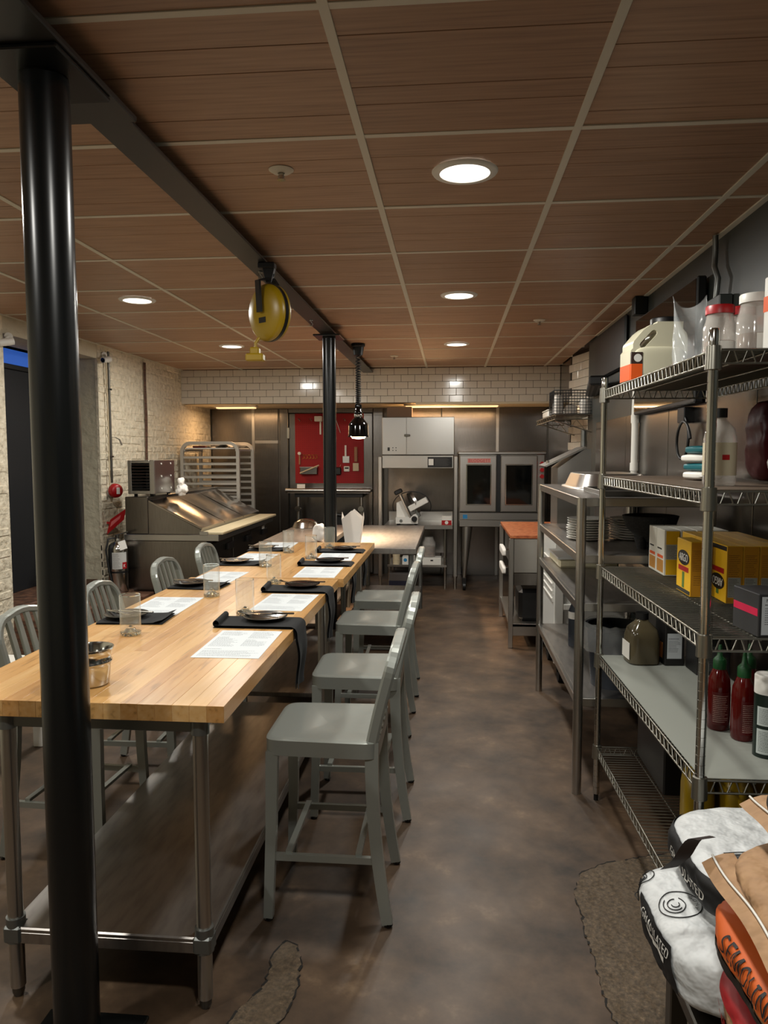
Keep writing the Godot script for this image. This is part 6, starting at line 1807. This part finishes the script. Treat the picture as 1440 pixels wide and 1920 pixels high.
# ---------------------------------------------------------------- right side beyond the shelf unit
func right_back() -> void:
	var ob := mat("orange_board", Color(1, 1, 1), 0.45)
	tri_tex(ob, noise_tex(0.03, [Color(0.5, 0.22, 0.1), Color(0.66, 0.36, 0.2), Color(0.76, 0.52, 0.34)], 256, 4), V(2, 2, 2))
	var c := thing("kitchen_cart", "steel kitchen cart topped with a worn orange board", "cart", V(0.46, 0, -5.85))
	part(c, "board", Geo.new().bb(V(0.0, 0.87, -1.18), V(0.5, 0.895, 0.01), 0.003), ob)
	part(c, "side_panel", Geo.new().bb(V(0.03, 0.6, -0.02), V(0.48, 0.868, 0.0), 0.003), M.steel)
	part(c, "body", Geo.new().bb(V(0.04, 0.6, -1.15), V(0.47, 0.868, -0.02), 0.003), M.steel)
	part(c, "lower_panel", Geo.new().bb(V(0.03, 0.5, -0.02), V(0.48, 0.598, -0.005), 0.003), M.steel_wall)
	part(c, "latch", Geo.new().bb(V(0.21, 0.76, 0.0), V(0.24, 0.85, 0.006), 0.002), M.black)
	for x in [0.01, 0.47]:
		for z in [-0.01, -1.15]:
			part(c, "leg", Geo.new().bb(V(x - 0.018, 0, z - 0.018), V(x + 0.018, 0.868, z + 0.018), 0.003), M.steel)
	part(c, "under_shelf", Geo.new().bb(V(0.0, 0.17, -1.15), V(0.48, 0.195, 0.0), 0.003).bb(V(0.0, 0.1, -0.01), V(0.48, 0.195, 0.0), 0.002), M.steel)
	var blk := thing("black_mixer", "dark machine with a round guard on the lower shelf of the cart", "machine", V(0.7, 0.195, -6.1))
	part(blk, "body", Geo.new().bb(V(-0.16, 0, -0.2), V(0.18, 0.26, 0.16), 0.03), M.black)
	var gr: Array = []
	for k in 24:
		gr.append(V(-0.2, 0.13 + 0.12 * cos(TAU * k / 24), 0.02 + 0.12 * sin(TAU * k / 24)))
	part(blk, "round_guard", Geo.new().tube(gr, 0.006, 6, true), M.steel_dark)
	for k in 2:
		var g := thing("roll_of_towels", "white rolled towels hung on the aisle side of the cart, %s roll" % ["upper" if k == 0 else "lower"], "towel", V(0.452, 0.755 - 0.14 * k, -5.95))
		part(g, "roll", pillow(V(0.016, 0.03, 0.2), 6.0, 0.003, 50 + k), M.paper_towel, V(-0.035, 0, -0.1))
		part(g, "hanger", Geo.new().bb(V(-0.03, -0.005, -0.105), V(0.03, 0.008, -0.095), 0.002), M.chrome)
	# white undercounter unit on casters
	var w := thing("white_cabinet", "white metal cabinet with louvred side on casters behind the shelf unit", "cabinet", V(0.68, 0, -4.95))
	part(w, "body", Geo.new().bb(V(0.005, 0.14, -0.7), V(0.46, 0.96, 0.0), 0.006), M.white_plastic)
	part(w, "front_frame", Geo.new().bb(V(0.0, 0.14, 0.0), V(0.06, 0.96, 0.015), 0.004), M.white)
	part(w, "rail", Geo.new().bb(V(0.06, 0.5, 0.0), V(0.46, 0.54, 0.015), 0.004), M.white)
	for k in 6:
		part(w, "louvre", Geo.new().box(V(0.0, 0.55 + 0.05 * k, -0.3), V(0.012, 0.03, 0.45), 0.002, Basis(Vector3.BACK, 0.3)), M.white)
	for x in [0.06, 0.4]:
		for z in [-0.06, -0.6]:
			part(w, "caster", Geo.new().cyl(V(x - 0.02, 0.06, z), V(x + 0.02, 0.06, z), 0.06, -1, 20).bb(V(x - 0.03, 0.07, z - 0.02), V(x + 0.03, 0.14, z + 0.03), 0.004), M.rubber)
	var fw := thing("food_warmer", "steel box with a slanted hinged lid behind the shelf unit", "food warmer", V(0.7, 0.96, -5.2))
	part(fw, "box", Geo.new().prism(PackedVector2Array([Vector2(0.02, 0), Vector2(0.24, 0), Vector2(0.24, 0.6), Vector2(0.2, 0.6), Vector2(0.02, 0.47)]), 0.34, Transform3D(Basis(), V(0, 0, -0.3))), M.steel)
	part(fw, "lid", Geo.new().prism(PackedVector2Array([Vector2(-0.07, 0.485), Vector2(-0.06, 0.478), Vector2(0.21, 0.605), Vector2(0.2, 0.615)]), 0.36, Transform3D(Basis(), V(0, 0, -0.31))), M.steel)
	part(fw, "knob", Geo.new().cyl(V(-0.03, 0.5, -0.08), V(-0.036, 0.522, -0.08), 0.012, -1, 12), M.chrome)
	# wire wall shelf with a basket of pots
	var s := thing("wall_shelf", "wire wall shelf on brackets in the far right corner", "wall shelf", V(0.88, 1.86, -6.5))
	var g2 := Geo.new()
	for e in [[V(0, 0, 0), V(0.36, 0, 0)], [V(0, 0, 0), V(0, 0, -1.4)], [V(0, 0, -1.4), V(0.28, 0, -1.4)]]:
		g2.tube([e[0], e[1]], 0.005, 6).tube([e[0] + V(0, -0.04, 0), e[1] + V(0, -0.04, 0)], 0.005, 6)
		var zig: Array = []
		for k in 19:
			zig.append(e[0].lerp(e[1], k / 18.0) + V(0, -0.04 * (k % 2), 0))
		g2.tube(zig, 0.003, 5)
	part(s, "truss_frame", g2, M.zinc_wire)
	var dk := Geo.new()
	for k in 40:
		dk.tube([V(0.0, 0.002, -0.035 * k), V(0.34, 0.002, -0.035 * k)], 0.003, 5)
	part(s, "wire_deck", dk, M.zinc_wire).set_meta("kind", "stuff")
	for z in [-0.03, -1.0]:
		var b := part(s, "bracket", Geo.new().tube([V(0.0, -0.05, z), V(0.34, -0.16, z), V(0.35, 0.0, z)], 0.006, 6), M.zinc_wire)
		part(b, "strut", Geo.new().tube([V(0.08, -0.04, z), V(0.14, -0.1, z), V(0.18, -0.04, z), V(0.25, -0.13, z)], 0.004, 6), M.zinc_wire)
	var bs := thing("wire_basket", "black wire basket of white containers on the wall shelf", "basket", V(1.04, 1.866, -6.68))
	var wr := Geo.new()
	for i in 15:
		var x := -0.17 + 0.34 * i / 14.0
		wr.tube([V(x, 0.2, 0.15), V(x, 0.002, 0.15), V(x, 0.002, -0.15), V(x, 0.2, -0.15)], 0.002, 4)
	for i in 9:
		var y := 0.002 + 0.198 * i / 8.0
		wr.tube([V(-0.17, y, 0.15), V(0.17, y, 0.15), V(0.17, y, -0.15), V(-0.17, y, -0.15)], 0.002 if i < 8 else 0.004, 4, true)
	for i in 12:
		var z := -0.14 + 0.28 * i / 11.0
		wr.tube([V(-0.17, 0.2, z), V(-0.17, 0.002, z), V(0.17, 0.002, z), V(0.17, 0.2, z)], 0.002, 4)
	part(bs, "wire_mesh", wr, M.black)
	for q in [[V(-0.12, 0.006, 0.02), 0.045, 0.16], [V(-0.005, 0.006, 0.0), 0.055, 0.075], [V(0.108, 0.006, 0.06), 0.05, 0.12]]:
		var n := thing("white_container", ["tall white container at the left in the wire basket", "low white container in the middle of the wire basket", "round white container at the right in the wire basket"][[0.16, 0.075, 0.12].find(q[2])], "container", V(1.04, 1.866, -6.68) + q[0], 0.0, "white containers in the wire basket")
		part(n, "body", Geo.new().lathe([Vector2(0, 0), Vector2(q[1] * 0.9, 0), Vector2(q[1], 0.02), Vector2(q[1], q[2] * 0.8), Vector2(q[1] * 0.8, q[2]), Vector2(0, q[2])], 24), M.paper_towel)
	var wbx := thing("white_tub", "white lidded tub on the wall shelf left of the basket", "tub", V(0.99, 1.866, -7.3))
	part(wbx, "tub", Geo.new().bb(V(-0.1, 0, -0.2), V(0.1, 0.06, 0.2), 0.01), M.white)
	part(wbx, "lid", Geo.new().bb(V(-0.105, 0.06, -0.205), V(0.105, 0.072, 0.205), 0.004), M.white)
	var sw := thing("wall_bottle_holder", "silver tube holder on the wall under the wire shelf", "holder", V(1.19, 1.5, -6.9))
	part(sw, "tube", Geo.new().cyl(V(0, 0, 0), V(0, 0.24, 0), 0.03, -1, 20), M.galvanized)
	part(sw, "bracket", Geo.new().bb(V(0.0, 0.1, -0.01), V(0.13, 0.14, 0.01), 0.003), M.galvanized)
	# television
	var tv := thing("television", "black glossy television hung high on the right wall", "television", V(XR - 0.045, 0, -4.2))
	part(tv, "case", Geo.new().bb(V(-0.012, 1.765, -0.58), V(0.03, 2.345, 0.58), 0.006), M.black)
	part(tv, "screen", Geo.new().bb(V(-0.014, 1.785, -0.567), V(-0.011, 2.335, 0.567)), M.screen)
	part(tv, "wall_mount", Geo.new().bb(V(0.03, 1.95, -0.15), V(0.045, 2.15, 0.15), 0.003), M.black)
	var dp := thing("wall_unit", "dark metal unit fixed high on the right wall beyond the television", "wall unit", V(XR - 0.02, 0, -5.7))
	part(dp, "sheet", Geo.new().bb(V(-0.01, 2.11, -0.54), V(0.018, 2.46, 0.5), 0.012), mat("panel_dark", Color(0.09, 0.1, 0.105), 0.4))
	var bar := thing("slotted_bar", "long black slotted bar mounted low beside the dark wall panel", "vent bar", V(1.09, 2.035, -5.85), -9.0)
	part(bar, "body", Geo.new().bb(V(-0.06, -0.03, -0.62), V(0.07, 0.035, 0.5), 0.012), M.black)
	part(bar, "slot", Geo.new().bb(V(-0.035, -0.034, -0.58), V(-0.02, -0.029, 0.46)), M.steel_dark)
	part(bar, "slot", Geo.new().bb(V(0.005, -0.034, -0.58), V(0.02, -0.029, 0.46)), M.steel_dark)
	part(bar, "stay", Geo.new().bb(V(0.05, -0.01, 0.1), V(0.15, 0.01, 0.14), 0.002), M.black)
	var hb := thing("beam_bracket", "short dark green steel bracket at the top of the right wall", "bracket", V(XR - 0.05, 0, -4.75))
	part(hb, "plate", Geo.new().bb(V(-0.03, 2.37, -0.05), V(0.048, 2.478, 0.03), 0.004), mat("bracket_green", Color(0.05, 0.075, 0.07), 0.4))
	var pv := thing("drain_pipe", "white plastic drain pipe down the right wall behind the rack", "pipe", V(XR - 0.03, 0, -4.85))
	part(pv, "pipe", Geo.new().tube([V(0.0, 1.28, 0), V(0, 1.7, 0), V(-0.005, 1.76, 0.012), V(-0.005, 1.95, 0.03)], 0.021, 14), M.white)
	part(pv, "grey_end", Geo.new().cyl(V(0, 1.15, 0), V(0, 1.4, 0), 0.0225, -1, 16), M.galvanized)
	for y in [1.42, 1.72]:
		part(pv, "coupling", Geo.new().cyl(V(0, y, 0), V(0, y + 0.05, 0), 0.026, -1, 16), M.white)
	var cb := thing("black_cable", "black cable hanging in loops on the right wall behind the rack", "cable", V(XR - 0.03, 0, -3.85))
	var lp: Array = []
	for k in 40:
		var a := lerpf(0.4, 7.6, k / 39.0)
		lp.append(V(-0.01 - 0.0006 * k, 1.62 + cos(a) * 0.1 - 0.0012 * k, sin(a) * 0.1 + 0.003 * k))
	part(cb, "loop", Geo.new().tube(lp, 0.007, 7), M.black)
	part(cb, "outlet_box", Geo.new().bb(V(-0.02, 1.68, -0.05), V(0.028, 1.755, 0.06), 0.004), M.black)
	var jb := thing("junction_box", "grey electrical box with flexible conduit high on the right wall", "electrical box", V(XR - 0.04, 2.14, -3.4))
	part(jb, "box", Geo.new().bb(V(-0.02, -0.08, -0.08), V(0.038, 0.06, 0.08), 0.005), M.wall_dark)
	part(jb, "conduit", Geo.new().tube([V(0, 0.06, -0.02), V(0.0, 0.14, 0.0), V(0.0, 0.2, -0.05), V(0.005, 0.27, -0.06), V(0.0, 0.336, -0.05)], 0.012, 10), M.galvanized)

# ---------------------------------------------------------------- things that hang
func hanging() -> void:
	var r := thing("cord_reel", "yellow cord reel with black bracket hanging from the beam", "cord reel", V(-0.862, 0, -3.54))
	part(r, "clamp", Geo.new().bb(V(-0.05, 2.40, -0.025), V(0.03, 2.427, 0.025), 0.004).tube([V(0.0, 2.40, 0), V(0.02, 2.37, 0), V(0.0, 2.345, 0), V(-0.015, 2.36, 0)], 0.008, 8), M.black)
	part(r, "hanger", Geo.new().prism(PackedVector2Array([Vector2(-0.028, 2.4), Vector2(0.028, 2.4), Vector2(0.012, 2.335), Vector2(-0.012, 2.335)]), 0.03, Transform3D(Basis(), V(0, 0, -0.015))), M.black)
	var ax := V(-0.62, -0.05, 0.78).normalized()
	var side := ax.cross(Vector3.UP).normalized()
	var up := side.cross(ax)
	var xf := Transform3D(Basis(side, ax, up).orthonormalized(), V(0.0, 2.195, 0))
	part(r, "drum", Geo.new().lathe([Vector2(0, 0.045), Vector2(0.06, 0.045), Vector2(0.115, 0.036), Vector2(0.131, 0.022), Vector2(0.132, 0.01)], 44, xf), M.yellow)
	part(r, "drum", Geo.new().lathe([Vector2(0.132, -0.01), Vector2(0.131, -0.022), Vector2(0.115, -0.036), Vector2(0.0, -0.04)], 44, xf), M.yellow)
	part(r, "black_band", Geo.new().lathe([Vector2(0.128, 0.01), Vector2(0.134, 0.008), Vector2(0.134, -0.008), Vector2(0.128, -0.01)], 44, xf), M.black)
	var yk: Array = []
	for q in [[0.0, 0.06], [0.145, 0.06], [0.155, 0.02], [0.155, -0.03], [0.13, -0.05]]:
		yk.append(xf * V(0, q[1], q[0] if up.y > 0 else -q[0]))
	part(r, "yoke", Geo.new().bar(yk, side, 0.03, 0.012), M.black)
	part(r, "name_label", Geo.new().box(xf * V(0, 0.0465, -0.035 if up.y > 0 else 0.035), V(0.05, 0.002, 0.025), 0.0, xf.basis), M.black)
	part(r, "cord", Geo.new().tube([V(-0.045, 2.075, 0.03), V(-0.06, 2.05, 0.04), V(-0.06, 2.02, 0.04)], 0.008, 8), M.yellow)
	part(r, "outlet_block", Geo.new().bb(V(-0.085, 1.995, 0.02), V(-0.04, 2.03, 0.06), 0.006).bb(V(-0.105, 1.965, 0.015), V(-0.02, 2.0, 0.065), 0.006), M.yellow)
	# heat lamp over the pass
	var h := thing("heat_lamp", "black heat lamp with coiled cord hanging over the steel tables", "heat lamp", V(-0.81, 0, -6.51))
	part(h, "canopy", Geo.new().lathe([Vector2(0.0, 2.478), Vector2(0.06, 2.478), Vector2(0.06, 2.455), Vector2(0.05, 2.45), Vector2(0.04, 2.38), Vector2(0.0, 2.375)], 28), M.black)
	var coil: Array = []
	for k in 170:
		var f := k / 169.0
		coil.append(V(0.02 * cos(k * 0.75), lerpf(2.38, 1.95, pow(f, 0.8)), 0.02 * sin(k * 0.75)))
	part(h, "coiled_cord", Geo.new().tube(coil, 0.006, 5), M.black)
	part(h, "socket", Geo.new().lathe([Vector2(0.0, 1.96), Vector2(0.03, 1.955), Vector2(0.03, 1.9), Vector2(0.036, 1.895), Vector2(0.036, 1.87), Vector2(0.03, 1.865), Vector2(0.03, 1.845), Vector2(0, 1.845)], 24), M.black_gloss)
	part(h, "chrome_ring", Geo.new().lathe([Vector2(0.037, 1.87), Vector2(0.0385, 1.868), Vector2(0.0385, 1.85), Vector2(0.037, 1.848)], 24), M.chrome)
	part(h, "lamp_shade", Geo.new().lathe([Vector2(0.03, 1.848), Vector2(0.045, 1.835), Vector2(0.082, 1.79), Vector2(0.087, 1.77), Vector2(0.088, 1.69), Vector2(0.096, 1.676), Vector2(0.092, 1.676), Vector2(0.084, 1.69), Vector2(0.083, 1.77), Vector2(0.078, 1.788), Vector2(0.03, 1.84)], 36), M.black_gloss)
	part(h, "bulb", Geo.new().lathe([Vector2(0, 1.655), Vector2(0.055, 1.662), Vector2(0.072, 1.69), Vector2(0.05, 1.76), Vector2(0.02, 1.8), Vector2(0, 1.8)], 28), M.heat_glow)
	var l := SpotLight3D.new()
	l.name = "bulb_light"
	l.light_color = Color(1.0, 0.86, 0.7)
	l.light_energy = 14.0
	l.light_size = 0.05
	l.spot_angle = 55.0
	l.spot_angle_attenuation = 1.0
	l.spot_range = 8.0
	l.spot_attenuation = 2.0
	l.shadow_enabled = true
	l.position = V(0, 1.65, 0)
	l.rotation_degrees.x = -90.0
	h.add_child(l)
	# strip lamps behind the soffit
	for a in [[-2.55, 0.5, "left, above the sheet-pan rack"], [0.0, 1.1, "centre, above the dish machine and oven"]]:
		var sl := thing("strip_lamp", "warm strip lamp hidden behind the tiled soffit, " + str(a[2]), "lamp", V(a[0], 2.1, -8.75), 0.0, "strip lamps behind the soffit")
		part(sl, "housing", Geo.new().bb(V(-a[1] / 2, -0.02, -0.06), V(a[1] / 2, 0, 0.06), 0.003), M.white)
		part(sl, "lamp_diffuser", Geo.new().bb(V(-a[1] / 2 + 0.02, -0.035, -0.05), V(a[1] / 2 - 0.02, -0.02, 0.05), 0.003), M.strip_glow)
	# sprinklers
	var f0: Node3D
	var where := [[-0.574, -2.545, "nearest sprinkler head on the ceiling, right of the beam"], [-0.56, -7.35, "far sprinkler head on the ceiling near the soffit"], [0.62, -5.5, "sprinkler head on the ceiling over the steel shelf unit"]]
	for q in where:
		if f0 == null:
			f0 = thing("sprinkler", q[2], "sprinkler", V(q[0], CE, q[1]), 0.0, "ceiling sprinkler heads")
			part(f0, "escutcheon", Geo.new().lathe([Vector2(0.012, 0.0), Vector2(0.012, -0.012), Vector2(0.03, -0.01), Vector2(0.042, -0.002), Vector2(0.042, 0)], 28), M.grid)
			part(f0, "stem", Geo.new().cyl(V(0, 0.0, 0), V(0, -0.03, 0), 0.007, -1, 12), M.chrome)
			part(f0, "deflector", Geo.new().cyl(V(0, -0.032, 0), V(0, -0.034, 0), 0.014, -1, 16).tube([V(0.007, -0.014, 0), V(0.01, -0.024, 0), V(0, -0.032, 0)], 0.0016, 5).tube([V(-0.007, -0.014, 0), V(-0.01, -0.024, 0), V(0, -0.032, 0)], 0.0016, 5), M.chrome)
		else:
			copy(f0, q[2], V(q[0], CE, q[1]))
	# things on the steel tables
	var pail := thing("paper_pail", "white folded paper pail with pointed flaps on the steel table", "pail", V(-0.77, 0.82, -5.82))
	var ew := 0.055
	var et := 0.08
	for k in 4:
		var b := Basis(Vector3.UP, PI / 2 * k)
		var peak := 0.27 if k % 2 == 0 else 0.255
		var pts := [V(-ew, 0, ew), V(ew, 0, ew), V(et, 0.2, et), V(0, peak, et + 0.006), V(-et, 0.2, et)]
		var g := Geo.new()
		for i in 3:
			g.flat3(b * pts[0], b * pts[i + 1], b * pts[i + 2], b * Vector3.BACK)
		part(pail, "side_panel", g, M.paper_towel)
	part(pail, "bottom", Geo.new().bb(V(-ew, 0, -ew), V(ew, 0.002, ew)), M.paper_towel)
	var pc := [[-1.03, -5.93, "white folded cloth pile left of the far column on the steel table"], [-0.83, -6.02, "white cloth pile behind the paper pail on the steel table"]]
	for q in pc:
		var n := thing("cloth_pile", q[2], "cloth", V(q[0] - (0.03 if q[0] < -0.9 else 0.0), 0.82, q[1]), 0.0, "white cloth piles on the steel tables")
		part(n, "cloth", pillow(V(0.05 if q[0] < -0.9 else 0.035, 0.075, 0.06), 3.0, 0.012, int(-q[1] * 100)), M.paper_towel, V(0, 0.075, 0))
	var bw := thing("mixing_bowl", "upturned steel mixing bowl at the back of the left steel table", "bowl", V(-1.4, 0.82, -7.1))
	part(bw, "dome", Geo.new().lathe([Vector2(0.13, 0.0), Vector2(0.135, 0.002), Vector2(0.13, 0.006), Vector2(0.11, 0.05), Vector2(0.06, 0.078), Vector2(0, 0.085)], 32), M.chrome)
